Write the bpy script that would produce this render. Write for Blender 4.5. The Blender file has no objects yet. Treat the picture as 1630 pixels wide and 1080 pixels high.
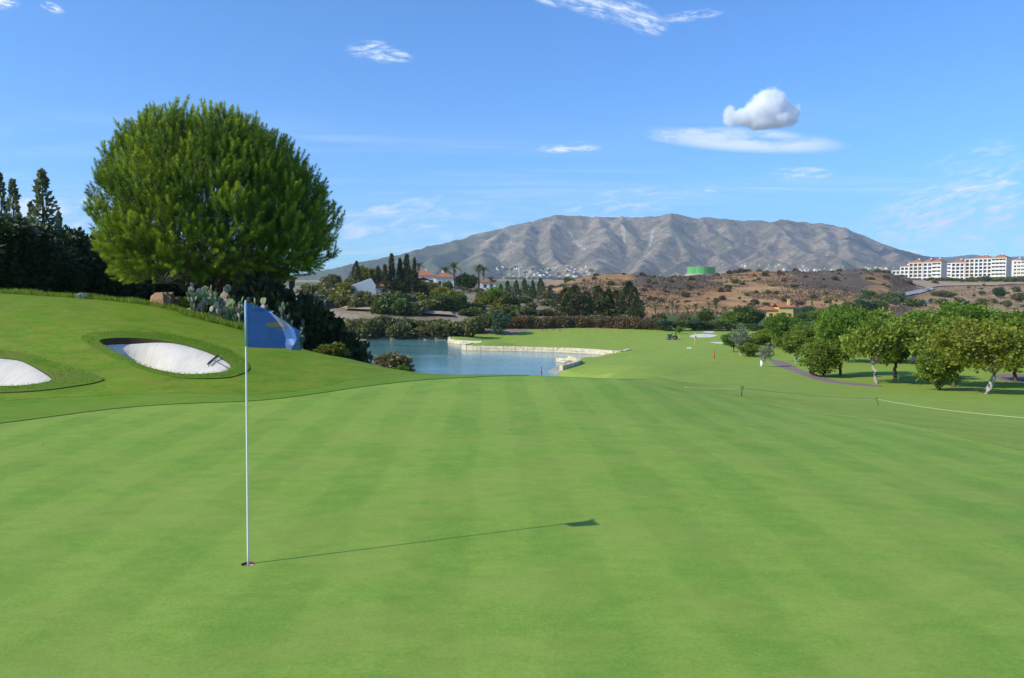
import bpy, math, random
import numpy as np
from mathutils import Vector, Matrix, Euler
from mathutils.geometry import delaunay_2d_cdt

random.seed(7)
RNG = np.random.default_rng(7)
SC = bpy.context.scene
COL = SC.collection

# ------------------------------------------------------------------ camera
F_PX, CX, CY, EYE = 1250.0, 815.0, 540.0, 2.2
PITCH = math.atan(70.0 / F_PX)
cam_d = bpy.data.cameras.new('camera')
cam_d.sensor_width = 36.0
cam_d.lens = 36.0 * F_PX / 1630.0
cam_d.clip_start = 0.05
cam_d.clip_end = 30000.0
cam = bpy.data.objects.new('camera', cam_d)
COL.objects.link(cam)
cam.location = (0, 0, EYE)
cam.rotation_euler = (math.pi / 2 - PITCH, 0, 0)
SC.camera = cam

# ------------------------------------------------------------------ light
SUN_EL = math.radians(34.5)
SUN_AZ = math.atan2(-0.92, -0.39)          # clockwise from +Y, direction towards the sun
SUN_DIR = Vector((math.sin(SUN_AZ) * math.cos(SUN_EL), math.cos(SUN_AZ) * math.cos(SUN_EL), math.sin(SUN_EL)))
sun_d = bpy.data.lights.new('sun', 'SUN')
sun_d.energy = 4.6
sun_d.angle = math.radians(0.53)
sun_d.color = (1.0, 0.94, 0.80)
sun = bpy.data.objects.new('sun', sun_d)
COL.objects.link(sun)
sun.location = (-20, -10, 30)
sun.rotation_euler = (-SUN_DIR).to_track_quat('-Z', 'Y').to_euler()

SC.view_settings.view_transform = 'Standard'
SC.view_settings.look = 'None'
SC.view_settings.exposure = 0.12
SC.view_settings.gamma = 1.0
SC.view_settings.use_curve_mapping = False
SC.cycles.max_bounces = 32
SC.cycles.diffuse_bounces = 3
SC.cycles.glossy_bounces = 3
SC.cycles.transparent_max_bounces = 8
SC.cycles.volume_bounces = 32
SC.cycles.volume_max_steps = 160
SC.cycles.use_denoising = True

# ------------------------------------------------------------------ node helpers
class NT:
    """thin wrapper for building node trees"""
    def __init__(self, tree):
        self.t = tree
    def n(self, kind, **kw):
        nd = self.t.nodes.new(kind)
        ins = kw.pop('ins', {})
        for k, v in kw.items():
            setattr(nd, k, v)
        for k, v in ins.items():
            if isinstance(v, bpy.types.NodeSocket):
                self.t.links.new(v, nd.inputs[k])
            else:
                nd.inputs[k].default_value = v
        return nd
    def link(self, a, b):
        self.t.links.new(a, b)
    def math(self, op, a, b=None, c=None, clamp=False):
        nd = self.t.nodes.new('ShaderNodeMath'); nd.operation = op; nd.use_clamp = clamp
        for i, v in enumerate((a, b, c)):
            if v is None: continue
            if isinstance(v, bpy.types.NodeSocket): self.t.links.new(v, nd.inputs[i])
            else: nd.inputs[i].default_value = v
        return nd.outputs[0]
    def vmath(self, op, a, b=None):
        nd = self.t.nodes.new('ShaderNodeVectorMath'); nd.operation = op
        for i, v in enumerate((a, b)):
            if v is None: continue
            if isinstance(v, bpy.types.NodeSocket): self.t.links.new(v, nd.inputs[i])
            else: nd.inputs[i].default_value = v
        return nd.outputs[0]
    def noise(self, vec, scale, detail=3.0, rough=0.55, dist=0.0):
        nd = self.n('ShaderNodeTexNoise')
        if vec is not None: self.link(vec, nd.inputs['Vector'])
        nd.inputs['Scale'].default_value = scale
        nd.inputs['Detail'].default_value = detail
        nd.inputs['Roughness'].default_value = rough
        nd.inputs['Distortion'].default_value = dist
        return nd.outputs['Fac']
    def ramp(self, fac, stops, interp='LINEAR'):
        nd = self.t.nodes.new('ShaderNodeValToRGB')
        cr = nd.color_ramp; cr.interpolation = interp
        while len(cr.elements) > 1: cr.elements.remove(cr.elements[-1])
        for i, (p, c) in enumerate(stops):
            e = cr.elements[0] if i == 0 else cr.elements.new(p)
            e.position = p
            if isinstance(c, (int, float)): c = (c, c, c)
            e.color = (c[0], c[1], c[2], 1)
        self.link(fac, nd.inputs['Fac'])
        return nd.outputs['Color']
    def mix(self, fac, a, b, blend='MIX'):
        nd = self.t.nodes.new('ShaderNodeMix'); nd.data_type = 'RGBA'; nd.blend_type = blend
        for idx, v in ((0, fac), (6, a), (7, b)):
            if isinstance(v, bpy.types.NodeSocket): self.t.links.new(v, nd.inputs[idx])
            elif idx == 0: nd.inputs[0].default_value = v
            else: nd.inputs[idx].default_value = (v[0], v[1], v[2], 1)
        return nd.outputs[2]
    def smooth(self, v, lo, hi):
        nd = self.t.nodes.new('ShaderNodeMapRange'); nd.interpolation_type = 'SMOOTHSTEP'
        self.link(v, nd.inputs[0])
        nd.inputs[1].default_value = lo; nd.inputs[2].default_value = hi
        nd.inputs[3].default_value = 0.0; nd.inputs[4].default_value = 1.0
        return nd.outputs[0]

def new_mat(name):
    m = bpy.data.materials.new(name); m.use_nodes = True
    m.node_tree.nodes.clear()
    t = NT(m.node_tree)
    out = t.n('ShaderNodeOutputMaterial')
    return m, t, out

def principled(t, out, color, rough=0.7, spec=0.3, bump=None, bump_dist=0.02, bump_str=0.5, metallic=0.0):
    b = t.n('ShaderNodeBsdfPrincipled')
    if isinstance(color, bpy.types.NodeSocket): t.link(color, b.inputs['Base Color'])
    else: b.inputs['Base Color'].default_value = (*color[:3], 1)
    if isinstance(rough, bpy.types.NodeSocket): t.link(rough, b.inputs['Roughness'])
    else: b.inputs['Roughness'].default_value = rough
    b.inputs['Specular IOR Level'].default_value = spec
    b.inputs['Metallic'].default_value = metallic
    if bump is not None:
        bn = t.n('ShaderNodeBump'); bn.inputs['Distance'].default_value = bump_dist; bn.inputs['Strength'].default_value = bump_str
        t.link(bump, bn.inputs['Height']); t.link(bn.outputs[0], b.inputs['Normal'])
    if out is not None: t.link(b.outputs[0], out.inputs['Surface'])
    return b

def plain_mat(name, color, rough=0.7, spec=0.3, vary=0.12, scale=6.0, bump=0.0):
    """a colour with slight mottling so that it is not flat"""
    m, t, out = new_mat(name)
    co = t.n('ShaderNodeTexCoord').outputs['Object']
    f = t.noise(co, scale, 5.0, 0.6)
    c = t.ramp(f, [(0.25, tuple(x * (1 - vary) for x in color)), (0.75, tuple(min(1, x * (1 + vary)) for x in color))])
    principled(t, out, c, rough, spec, f if bump else None, bump or 0.01)
    return m

# ------------------------------------------------------------------ world: sky with thin high cloud
world = bpy.data.worlds.new('World'); SC.world = world; world.use_nodes = True
wt = NT(world.node_tree); world.node_tree.nodes.clear()
w_out = wt.n('ShaderNodeOutputWorld'); bg = wt.n('ShaderNodeBackground')
sky = wt.n('ShaderNodeTexSky'); sky.sky_type = 'NISHITA'; sky.sun_disc = False
sky.sun_elevation = SUN_EL; sky.sun_rotation = SUN_AZ
sky.altitude = 100.0; sky.air_density = 1.0; sky.dust_density = 0.4; sky.ozone_density = 2.2
bg.inputs['Strength'].default_value = 0.15
gen = wt.n('ShaderNodeTexCoord').outputs['Generated']
sep = wt.n('ShaderNodeSeparateXYZ', ins={0: gen})
# project the direction on a flat cloud deck, as high thin cloud lies
zc = wt.math('MAXIMUM', sep.outputs[2], 0.02)
deck = wt.n('ShaderNodeCombineXYZ', ins={0: wt.math('DIVIDE', sep.outputs[0], zc), 1: wt.math('DIVIDE', sep.outputs[1], zc)}).outputs[0]
stretch = wt.vmath('MULTIPLY', deck, (0.16, 0.42, 1.0))
cover = wt.noise(stretch, 0.9, 2.0, 0.5, 0.3)
fine = wt.noise(stretch, 3.2, 6.0, 0.62, 0.9)
wisp = wt.math('MULTIPLY', wt.smooth(cover, 0.42, 0.66), wt.smooth(fine, 0.36, 0.80))
low = wt.smooth(sep.outputs[2], 0.015, 0.06)
high = wt.math('SUBTRACT', 1.0, wt.smooth(sep.outputs[2], 0.14, 0.24))
wisp = wt.math('MULTIPLY', wisp, wt.math('MULTIPLY', low, high))
wisp = wt.math('MULTIPLY', wisp, 0.62)
# banks of cirrus where they hang in the sky (direction of view, north half)
yy = wt.math('MAXIMUM', sep.outputs[1], 0.05)
az, el = wt.math('DIVIDE', sep.outputs[0], yy), wt.math('DIVIDE', sep.outputs[2], yy)
def cirrus(px, py, rx, ry, tilt, amt, sc, seed, lo=0.40):
    c_, s_ = math.cos(math.radians(tilt)), math.sin(math.radians(tilt))
    u0 = wt.math('SUBTRACT', az, (px - CX_) / F_); v0 = wt.math('SUBTRACT', el, (470 - py) / F_)
    u = wt.math('ADD', wt.math('MULTIPLY', u0, c_), wt.math('MULTIPLY', v0, s_)); v = wt.math('SUBTRACT', wt.math('MULTIPLY', v0, c_), wt.math('MULTIPLY', u0, s_))
    vec = wt.n('ShaderNodeCombineXYZ', ins={0: wt.math('MULTIPLY', u, sc), 1: wt.math('MULTIPLY', v, sc * 3.6), 2: float(seed)}).outputs[0]
    n = wt.noise(vec, 1.0, 7.0, 0.62, 0.35)
    d = wt.math('ADD', wt.math('POWER', wt.math('DIVIDE', u, rx / F_), 2.0), wt.math('POWER', wt.math('DIVIDE', v, ry / F_), 2.0))
    m_ = wt.math('SUBTRACT', 1.0, wt.smooth(d, 0.1, 1.0))
    return wt.math('MULTIPLY', wt.math('MULTIPLY', m_, wt.smooth(n, lo, lo + 0.36)), amt)
F_, CX_ = F_PX, CX
ahead = wt.smooth(sep.outputs[1], 0.06, 0.2)
for args in ((1560, 320, 230, 62, 12, 1.15, 26, 1), (1470, 345, 160, 50, 20, 0.9, 34, 2), (1500, 392, 190, 34, 3, 0.9, 22, 3), (640, 350, 180, 40, 8, 1.0, 24, 4), (730, 385, 200, 34, 4, 0.8, 20, 8), (1000, 322, 150, 26, 6, 0.7, 30, 5), (1095, 35, 60, 11, 8, 0.8, 50, 6), (960, 22, 100, 24, -14, 0.95, 36, 11, 0.36), (1012, 38, 56, 24, -24, 0.95, 44, 12, 0.36), (870, 4, 40, 18, -20, 0.9, 44, 13, 0.36), (590, 86, 42, 15, 4, 0.95, 50, 14, 0.38), (622, 97, 44, 14, -4, 0.95, 50, 15, 0.38), (1185, 227, 172, 22, -3, 0.78, 16, 16, 0.22), (1100, 222, 90, 18, -4, 0.7, 24, 17, 0.3), (905, 238, 62, 11, 2, 1.3, 30, 18), (1268, 280, 62, 14, 1, 1.2, 30, 19), (12, 14, 42, 13, -6, 1.6, 60, 20), (99, 24, 22, 10, -20, 1.4, 80, 21), (1134, 305, 20, 6, 0, 1.0, 60, 22), (62, 335, 75, 22, 0, 1.3, 36, 23, 0.3), (90, 345, 140, 40, 6, 0.9, 28, 7), (1560, 250, 120, 26, 14, 0.45, 30, 9)):
    wisp = wt.math('MAXIMUM', wisp, wt.math('MULTIPLY', cirrus(*args), ahead))
wisp = wt.math('MINIMUM', wisp, 0.9)
hsv = wt.n('ShaderNodeHueSaturation', ins={'Saturation': 1.0, 'Value': 1.0, 'Color': sky.outputs[0]})
tint = wt.vmath('MULTIPLY', hsv.outputs[0], (0.44, 0.85, 1.33))
skycol = wt.mix(wisp, tint, (5.9, 6.5, 7.2))
wt.link(skycol, bg.inputs['Color']); wt.link(bg.outputs[0], w_out.inputs['Surface'])

# ------------------------------------------------------------------ geometry helpers
SA, CA = math.sin(PITCH), math.cos(PITCH)
def ray(px, py):
    u = (px - CX) / F_PX; v = (CY - py) / F_PX
    return np.array([u, CA + v * SA, -SA + v * CA])
def at(px, py, Y):
    d = ray(px, py); k = Y / d[1]
    return np.array([d[0] * k, Y, EYE + d[2] * k])

def hash2(ix, iy, seed):
    h = (ix.astype(np.int64) * 374761393 + iy.astype(np.int64) * 668265263 + seed * 1442695041) & 0xFFFFFFFF
    h = ((h ^ (h >> 13)) * 1274126177) & 0xFFFFFFFF
    return ((h ^ (h >> 16)) & 0xFFFFFF) / float(0xFFFFFF)
def vnoise(x, y, seed=0):
    x = np.asarray(x, float); y = np.asarray(y, float)
    ix = np.floor(x); iy = np.floor(y); fx = x - ix; fy = y - iy
    fx = fx * fx * fx * (fx * (fx * 6 - 15) + 10); fy = fy * fy * fy * (fy * (fy * 6 - 15) + 10)
    a = hash2(ix, iy, seed); b = hash2(ix + 1, iy, seed); c = hash2(ix, iy + 1, seed); d = hash2(ix + 1, iy + 1, seed)
    return (a * (1 - fx) + b * fx) * (1 - fy) + (c * (1 - fx) + d * fx) * fy
def fbm(x, y, oct=4, seed=0, gain=0.5):
    s = 0.0; a = 1.0; t = 0.0
    for o in range(oct):
        s = s + a * (vnoise(x, y, seed + o * 17) - 0.5); t += a
        a *= gain; x = x * 2.03 + 11.3; y = y * 2.03 - 7.7
    return s / t * 2
def ridged(x, y, oct=4, seed=0):
    s = 0.0; a = 1.0; t = 0.0
    for o in range(oct):
        s = s + a * (1 - np.abs(2 * vnoise(x, y, seed + o * 13) - 1)); t += a
        a *= 0.5; x = x * 2.07 + 3.1; y = y * 2.07 + 9.7
    return s / t

def mesh_np(name, V, faces, mats=(), attrs=None, smooth=False, mat_idx=None):
    """faces: list of int arrays (n,3)/(n,4)"""
    me = bpy.data.meshes.new(name)
    V = np.asarray(V, np.float32)
    if not isinstance(faces, list): faces = [faces]
    faces = [np.asarray(f, np.int32) for f in faces if len(f)]
    loops = np.concatenate([f.ravel() for f in faces])
    sizes = np.concatenate([np.full(len(f), f.shape[1], np.int32) for f in faces])
    starts = np.concatenate([[0], np.cumsum(sizes)[:-1]]).astype(np.int32)
    me.vertices.add(len(V)); me.vertices.foreach_set('co', V.ravel())
    me.loops.add(len(loops)); me.loops.foreach_set('vertex_index', loops.astype(np.int32))
    me.polygons.add(len(sizes)); me.polygons.foreach_set('loop_start', starts)
    try: me.polygons.foreach_set('loop_total', sizes)
    except Exception: pass
    for m in mats: me.materials.append(m)
    if mat_idx is not None: me.polygons.foreach_set('material_index', np.asarray(mat_idx, np.int32))
    me.polygons.foreach_set('use_smooth', np.full(len(sizes), bool(smooth)))
    for k, v in (attrs or {}).items():
        a = me.attributes.new(k, 'FLOAT', 'POINT'); a.data.foreach_set('value', np.asarray(v, np.float32))
    me.update(calc_edges=True)
    return me

class MB:
    """collects shapes into one mesh"""
    def __init__(self): self.v = []; self.f = []; self.m = []; self.n = 0
    def add(self, V, F, mi=0):
        V = np.asarray(V, float).reshape(-1, 3)
        self.v.append(V)
        for f in F: self.f.append([i + self.n for i in f]); self.m.append(mi)
        self.n += len(V); return self
    def box(self, x0, x1, y0, y1, z0, z1, mi=0):
        V = [(x0, y0, z0), (x1, y0, z0), (x1, y1, z0), (x0, y1, z0), (x0, y0, z1), (x1, y0, z1), (x1, y1, z1), (x0, y1, z1)]
        return self.add(V, [(0, 3, 2, 1), (4, 5, 6, 7), (0, 1, 5, 4), (1, 2, 6, 5), (2, 3, 7, 6), (3, 0, 4, 7)], mi)
    def hip(self, x0, x1, y0, y1, z, h, over=0.4, thick=0.12, mi=0):
        x0 -= over; x1 += over; y0 -= over; y1 += over
        w, d = x1 - x0, y1 - y0
        if w >= d: r0, r1 = (x0 + d / 2 * 0.9, (y0 + y1) / 2), (x1 - d / 2 * 0.9, (y0 + y1) / 2)
        else: r0, r1 = ((x0 + x1) / 2, y0 + w / 2 * 0.9), ((x0 + x1) / 2, y1 - w / 2 * 0.9)
        V = [(x0, y0, z), (x1, y0, z), (x1, y1, z), (x0, y1, z), (x0, y0, z + thick), (x1, y0, z + thick), (x1, y1, z + thick), (x0, y1, z + thick), (*r0, z + h), (*r1, z + h)]
        F = [(0, 3, 2, 1), (0, 1, 5, 4), (1, 2, 6, 5), (2, 3, 7, 6), (3, 0, 4, 7)]
        F += [(4, 5, 9, 8), (5, 6, 9), (6, 7, 8, 9), (7, 4, 8)] if w >= d else [(4, 5, 8), (5, 6, 9, 8), (6, 7, 9), (7, 4, 8, 9)]
        return self.add(V, F, mi)
    def gable(self, x0, x1, y0, y1, z, h, over=0.4, thick=0.12, axis='x', mi=0):
        x0 -= over; x1 += over; y0 -= over; y1 += over
        if axis == 'x':
            ym = (y0 + y1) / 2
            P = [(x0, y0, z), (x0, y1, z), (x0, ym, z + h), (x1, y0, z), (x1, y1, z), (x1, ym, z + h)]
        else:
            xm = (x0 + x1) / 2
            P = [(x0, y0, z), (x1, y0, z), (xm, y0, z + h), (x0, y1, z), (x1, y1, z), (xm, y1, z + h)]
        P = [(a, b, c + thick) for a, b, c in P] + P
        F = [(0, 2, 5, 3), (2, 1, 4, 5), (6, 9, 11, 8), (8, 11, 10, 7), (0, 3, 9, 6), (1, 7, 10, 4), (0, 6, 8, 2), (2, 8, 7, 1), (3, 5, 11, 9), (5, 4, 10, 11)]
        return self.add(P, F, mi)
    def tube(self, pts, rad, n=8, mi=0, cap=True):
        pts = [np.asarray(p, float) for p in pts]; rings = []
        up = np.array([0.13, 0.21, 0.97])
        for i, p in enumerate(pts):
            d = pts[min(i + 1, len(pts) - 1)] - pts[max(i - 1, 0)]; d = d / (np.linalg.norm(d) + 1e-9)
            a = np.cross(d, up)
            if np.linalg.norm(a) < 0.15: a = np.cross(d, np.array([1, 0, 0.0]))
            a /= np.linalg.norm(a); b = np.cross(d, a)
            r = rad[i] if hasattr(rad, '__len__') else rad
            for k in range(n):
                t = 2 * math.pi * k / n
                rings.append(p + r * (a * math.cos(t) + b * math.sin(t)))
        F = []
        for i in range(len(pts) - 1):
            for k in range(n):
                k2 = (k + 1) % n
                F.append((i * n + k, i * n + k2, (i + 1) * n + k2, (i + 1) * n + k))
        if cap:
            F.append(tuple(range(n))[::-1]); F.append(tuple((len(pts) - 1) * n + k for k in range(n)))
        return self.add(rings, F, mi)
    def cyl(self, c, r, z0, z1, n=24, mi=0, r2=None):
        r2 = r if r2 is None else r2
        V = [(c[0] + r * math.cos(2 * math.pi * k / n), c[1] + r * math.sin(2 * math.pi * k / n), z0) for k in range(n)]
        V += [(c[0] + r2 * math.cos(2 * math.pi * k / n), c[1] + r2 * math.sin(2 * math.pi * k / n), z1) for k in range(n)]
        F = [(k, (k + 1) % n, n + (k + 1) % n, n + k) for k in range(n)] + [tuple(range(n))[::-1], tuple(range(n, 2 * n))]
        return self.add(V, F, mi)
    def ball(self, c, rx, ry, rz, n=10, m=6, mi=0, M=None):
        V = []; F = []
        for i in range(m + 1):
            t = math.pi * i / m
            for k in range(n):
                p = 2 * math.pi * k / n
                V.append((rx * math.sin(t) * math.cos(p), ry * math.sin(t) * math.sin(p), rz * math.cos(t)))
        V = np.array(V)
        if M is not None: V = V @ np.array(M).T
        V = V + np.array(c)
        for i in range(m):
            for k in range(n):
                k2 = (k + 1) % n
                F.append((i * n + k, (i + 1) * n + k, (i + 1) * n + k2, i * n + k2))
        return self.add(V, F, mi)
    def mesh(self, name, mats, smooth=False):
        if not isinstance(mats, (list, tuple)): mats = [mats]
        me = bpy.data.meshes.new(name)
        me.from_pydata([tuple(p) for p in np.concatenate(self.v)], [], self.f)
        for m in mats: me.materials.append(m)
        me.polygons.foreach_set('material_index', self.m)
        me.polygons.foreach_set('use_smooth', [smooth] * len(self.f))
        me.update(); return me

def link(name, data, parent=None, loc=None, rot=None, scale=None):
    o = bpy.data.objects.new(name, data); COL.objects.link(o)
    if parent is not None: o.parent = parent
    if loc is not None: o.location = loc
    if rot is not None: o.rotation_euler = rot
    if scale is not None: o.scale = scale if hasattr(scale, '__len__') else (scale,) * 3
    return o
def tag(o, label=None, cat=None, group=None, kind=None):
    if label: o['label'] = label
    if cat: o['category'] = cat
    if group: o['group'] = group
    if kind: o['kind'] = kind
    return o
def struct(name, data, label=None):
    return tag(link(name, data), label, None, None, 'structure')
def thing(name, label, cat, loc=(0, 0, 0), rotz=0.0, group=None, scale=None):
    return tag(link(name, None, None, loc, (0, 0, rotz), scale), label, cat, group)

# ------------------------------------------------------------------ the lie of the land
CP = []                                    # (x, y, z)
def cpy(px, py, Y): CP.append(tuple(at(px, py, Y)))
def cpz(px, Y, z): CP.append(((px - CX) / F_PX * Y, Y, z))
def cpp(deg, r, z): CP.append((math.sin(math.radians(deg)) * r, math.cos(math.radians(deg)) * r, z))
for deg in range(-170, 171, 34):
    cpp(deg, 1.0, 0); cpp(deg, 3.2, 0)
for px, zs in ((-300, (0, 0, .05)), (0, (0, 0, 0)), (400, (0, 0, 0)), (815, (0, 0, -.01)), (1200, (0, -.07, -.2)), (1630, (-.02, -.25, -.52)), (1950, (-.1, -.45, -.9))):
    for Y, z in zip((6, 10, 13.5), zs): cpz(px, Y, z)
for px, Y, z in ((0, 16, .04), (200, 16.5, .05), (400, 17, .03), (600, 18, .0), (815, 17, -.03), (1000, 17, -.12), (1200, 17, -.42), (1415, 18, -.72), (1630, 17, -.9),
                 (600, 20, -.01), (700, 21.5, -.06), (815, 21.5, -.04), (900, 21.5, -.08), (1000, 22, -.2), (1100, 22, -.52), (1200, 22, -.76), (1305, 20.5, -.85),
                 (600, 23, .0), (700, 24, -.25), (815, 24.5, -.35), (900, 24.5, -.4), (1000, 25.5, -.6),
                 (0, 18, .15), (-300, 18, .35), (0, 22, .6), (0, 25, 1.2), (0, 29, 1.95), (-300, 24, 1.4), (-300, 30, 2.5),
                 (150, 18.5, .2), (150, 24, .95), (150, 28, 1.55), (260, 18.5, .22), (260, 24, .78), (260, 28, 1.3), (370, 20, .25), (370, 25, .65), (480, 20, .1), (480, 24, .26),
                 (600, 35, -2.4), (700, 33, -3.), (815, 34, -3.4), (900, 38, -3.6), (500, 34, -1.0), (430, 34, .1), (400, 38, .2),
                 (815, 52, -5.6), (600, 55, -5.6), (450, 55, -4.2), (950, 55, -4.4), (720, 150, -5.4), (600, 149, -5.5), (450, 140, -5.2),
                 (345, 36, 1.0), (200, 40, 1.4), (0, 40, 1.9), (-300, 45, 2.5), (100, 80, 0), (300, 80, -2.5), (200, 200, 3), (350, 150, -3), (0, 400, 6),
                 (1300, 130, -5.5), (1450, 130, -5.5), (1630, 130, -5), (1630, 80, -4.8), (1450, 85, -5.0), (1900, 60, -4.5), (1900, 130, -5), (1900, 25, -2.0),
                 (1000, 260, -4), (1100, 260, -4.5), (1400, 240, -4), (1630, 200, -3), (860, 560, 4), (600, 420, 0), (750, 420, -1), (820, 420, -1),
                 (400, 260, 4), (400, 420, 3), (900, 300, -3),
                 (400, 900, -5), (800, 800, 0), (1100, 850, 5), (1300, 800, 7), (1500, 1000, 12), (1800, 700, 14), (1800, 1000, 12),
                 (200, 1900, 25), (700, 1900, 20), (1100, 1900, 25), (1600, 1900, 30), (200, 3200, 60), (700, 3200, 62), (1100, 3200, 66), (1600, 3200, 70), (700, 3900, 80), (1300, 3900, 80)):
    cpz(px, Y, z)
for px, py, Y in ((1000, 599, 40), (1000, 602.5, 30), (1100, 611, 40), (1100, 615.5, 30), (1200, 620, 42), (1200, 628, 30), (1000, 590, 62), (1100, 596, 62), (1200, 604, 58), (1300, 639, 33), (1300, 624, 44), (1450, 652, 27), (1520, 640, 38), (0, 467, 33), (-300, 455, 35), (90, 473, 32.5), (150, 478, 32), (250, 490, 31), (330, 511, 30), (400, 530, 29), (480, 556, 27), (560, 573, 26), (650, 592, 24.6),
                  (1630, 683, 21), (1395, 646, 31), (1179, 632, 36), (1570, 628, 46), (1630, 640, 37), (1395, 611, 57), (1300, 599, 65), (1200, 575, 86), (1100, 560, 102), (1000, 561, 111),
                  (950, 578, 86), (1050, 588, 64), (850, 529, 156), (950, 527, 158), (1050, 528, 156), (1100, 522, 172), (1150, 528, 160), (1200, 545, 128), (900, 545, 138), (1000, 545, 135),
                  (600, 499, 164), (700, 504, 165), (800, 507, 172), (900, 501, 182), (1000, 503, 192), (540, 472, 190), (600, 460, 220), (680, 456, 240), (765, 459, 250), (830, 476, 238), (900, 484, 240),
                  (600, 449, 285), (720, 449, 290), (820, 463, 300), (500, 460, 240), (1250, 507, 228),
                  (900, 464, 420), (960, 438, 560), (905, 448, 560), (1050, 443, 575), (1115, 437, 620), (1180, 437, 620), (1250, 434, 600), (1350, 433, 580), (1420, 440, 560), (1448, 461, 545),
                  (1000, 478, 390), (1100, 470, 410), (1170, 476, 390), (1250, 478, 385), (1350, 470, 390), (1400, 488, 335), (1300, 458, 470),
                  (1480, 463, 520), (1430, 476, 450), (1480, 484, 400), (1550, 451, 620), (1630, 448, 650), (1480, 447, 700), (1600, 446, 700), (1700, 446, 700), (1630, 478, 450), (1550, 484, 400), (1800, 450, 600)):
    cpy(px, py, Y)
for deg, r, z in ((-55, 20, .8), (-55, 60, 2.5), (-55, 200, 4), (-55, 900, 0), (-90, 20, .3), (-90, 90, 2), (-90, 800, 5), (-140, 60, 1), (-140, 800, 3), (160, 60, 0), (160, 800, 3),
                  (-55, 3000, 60), (55, 3000, 60), (-90, 3000, 30), (100, 3000, 30), (50, 20, -1.6), (50, 60, -4.2), (50, 200, -2), (55, 900, 12), (95, 15, -.8), (95, 60, -3), (95, 800, 6)):
    cpp(deg, r, z)
CP = np.array(CP)
def _dom(x, y):
    r = np.hypot(x, y); return np.arctan2(x, y) * 1.6, np.log(np.maximum(r, 0.6))
_cu, _cv = _dom(CP[:, 0], CP[:, 1])
def _kern(d2): return np.where(d2 > 1e-12, 0.5 * d2 * np.log(np.maximum(d2, 1e-12)), 0.0)
_K = _kern((_cu[:, None] - _cu) ** 2 + (_cv[:, None] - _cv) ** 2) + np.eye(len(CP)) * 2e-4
_Pm = np.c_[np.ones(len(CP)), _cu, _cv]
_A = np.block([[_K, _Pm], [_Pm.T, np.zeros((3, 3))]])
_W = np.linalg.solve(_A, np.r_[CP[:, 2], 0, 0, 0])

def poly_dist(P, x, y, closed=True):
    """distance to a polyline, vectorised"""
    d = np.full(x.shape, 1e18); n = len(P)
    for i in range(n if closed else n - 1):
        ax, ay = P[i]; bx, by = P[(i + 1) % n]; ex, ey = bx - ax, by - ay; L = ex * ex + ey * ey + 1e-12
        t = np.clip(((x - ax) * ex + (y - ay) * ey) / L, 0, 1)
        d = np.minimum(d, (x - ax - t * ex) ** 2 + (y - ay - t * ey) ** 2)
    return np.sqrt(d)
def inside(P, x, y):
    c = np.zeros(x.shape, bool); n = len(P)
    for i in range(n):
        ax, ay = P[i]; bx, by = P[(i + 1) % n]
        k = (ay > y) != (by > y)
        c ^= k & (x < (bx - ax) * (y - ay) / (by - ay + 1e-15) + ax)
    return c
def smooth01(t): t = np.clip(t, 0, 1); return t * t * (3 - 2 * t)

WATER_Z = -6.0
def lk(px, py):
    p = at(px, py, 1.0); d = ray(px, py); k = (WATER_Z - EYE) / d[2]; return (d[0] * k, d[1] * k)
LAKE = [lk(470, 543), lk(600, 541.5), lk(716, 541.5), lk(717, 546), lk(735, 548.5), lk(768, 550), lk(752, 553), lk(738, 557.5), lk(790, 559), lk(840, 560), lk(900, 562), lk(950, 564.5), lk(985, 568.5),
        lk(960, 571.5), lk(925, 574), lk(893, 579), lk(869, 592), lk(884, 597), (6.5, 72), (8, 62), (3, 54), (-10, 52), (-20, 58), (-26, 75), (-33, 100)]

WALL_A = [lk(716, 542), lk(717, 546), lk(735, 548.5), lk(768, 550)]
WALL_B = [lk(752, 553), lk(738, 557.5), lk(790, 559), lk(840, 560), lk(900, 562), lk(950, 564.5), lk(985, 567.5), lk(1001, 563.5)]

def ground_raw(x, y):
    x = np.atleast_1d(np.asarray(x, float)); y = np.atleast_1d(np.asarray(y, float))
    u, v = _dom(x, y); z = np.empty(x.shape)
    for s in range(0, len(x), 20000):
        e = slice(s, s + 20000)
        z[e] = _kern((u[e, None] - _cu) ** 2 + (v[e, None] - _cv) ** 2) @ _W[:-3] + _W[-3] + _W[-2] * u[e] + _W[-1] * v[e]
    r = np.hypot(x, y)
    z += smooth01((r - 24) / 40) * 0.16 * fbm(x / 14, y / 14, 3, 5)
    z += smooth01((r - 230) / 150) * (1 - 0.6 * smooth01((r - 900) / 800)) * (1 - 0.8 * smooth01((x / np.maximum(y, 1) - 0.49) / 0.03)) * 3.6 * (ridged(x / 70, y / 95, 4, 9) - 0.55)
    z += smooth01((r - 180) / 40) * 0.5 * fbm(x / 18, y / 18, 3, 3)
    k = np.where((r > 40) & (r < 180))[0]
    if len(k):
        xk, yk, zk = x[k], y[k], z[k]
        d = poly_dist(LAKE, xk, yk); ins = inside(LAKE, xk, yk)
        dw = np.minimum(poly_dist(WALL_A, xk, yk, False), poly_dist(WALL_B, xk, yk, False))
        floor = WATER_Z - 0.1 + 0.6 * np.minimum(d, 1.0)
        floor = np.maximum(floor, np.where((dw < 6) & (d > 0.3), WATER_Z + 0.62, -99))
        near = smooth01(1.2 - d / 9.0)
        zk = zk + near * np.maximum(0, floor - zk)
        near = smooth01(1 - d / 5.0)
        zk = zk - near * np.maximum(0, zk - floor) * smooth01((yk - 60) / 20)
        z[k] = np.where(ins, WATER_Z - 0.1 - np.minimum(d * 0.4, 1.6), zk)
    return z
def gz(x, y): return float(ground_raw([x], [y])[0])
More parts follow.
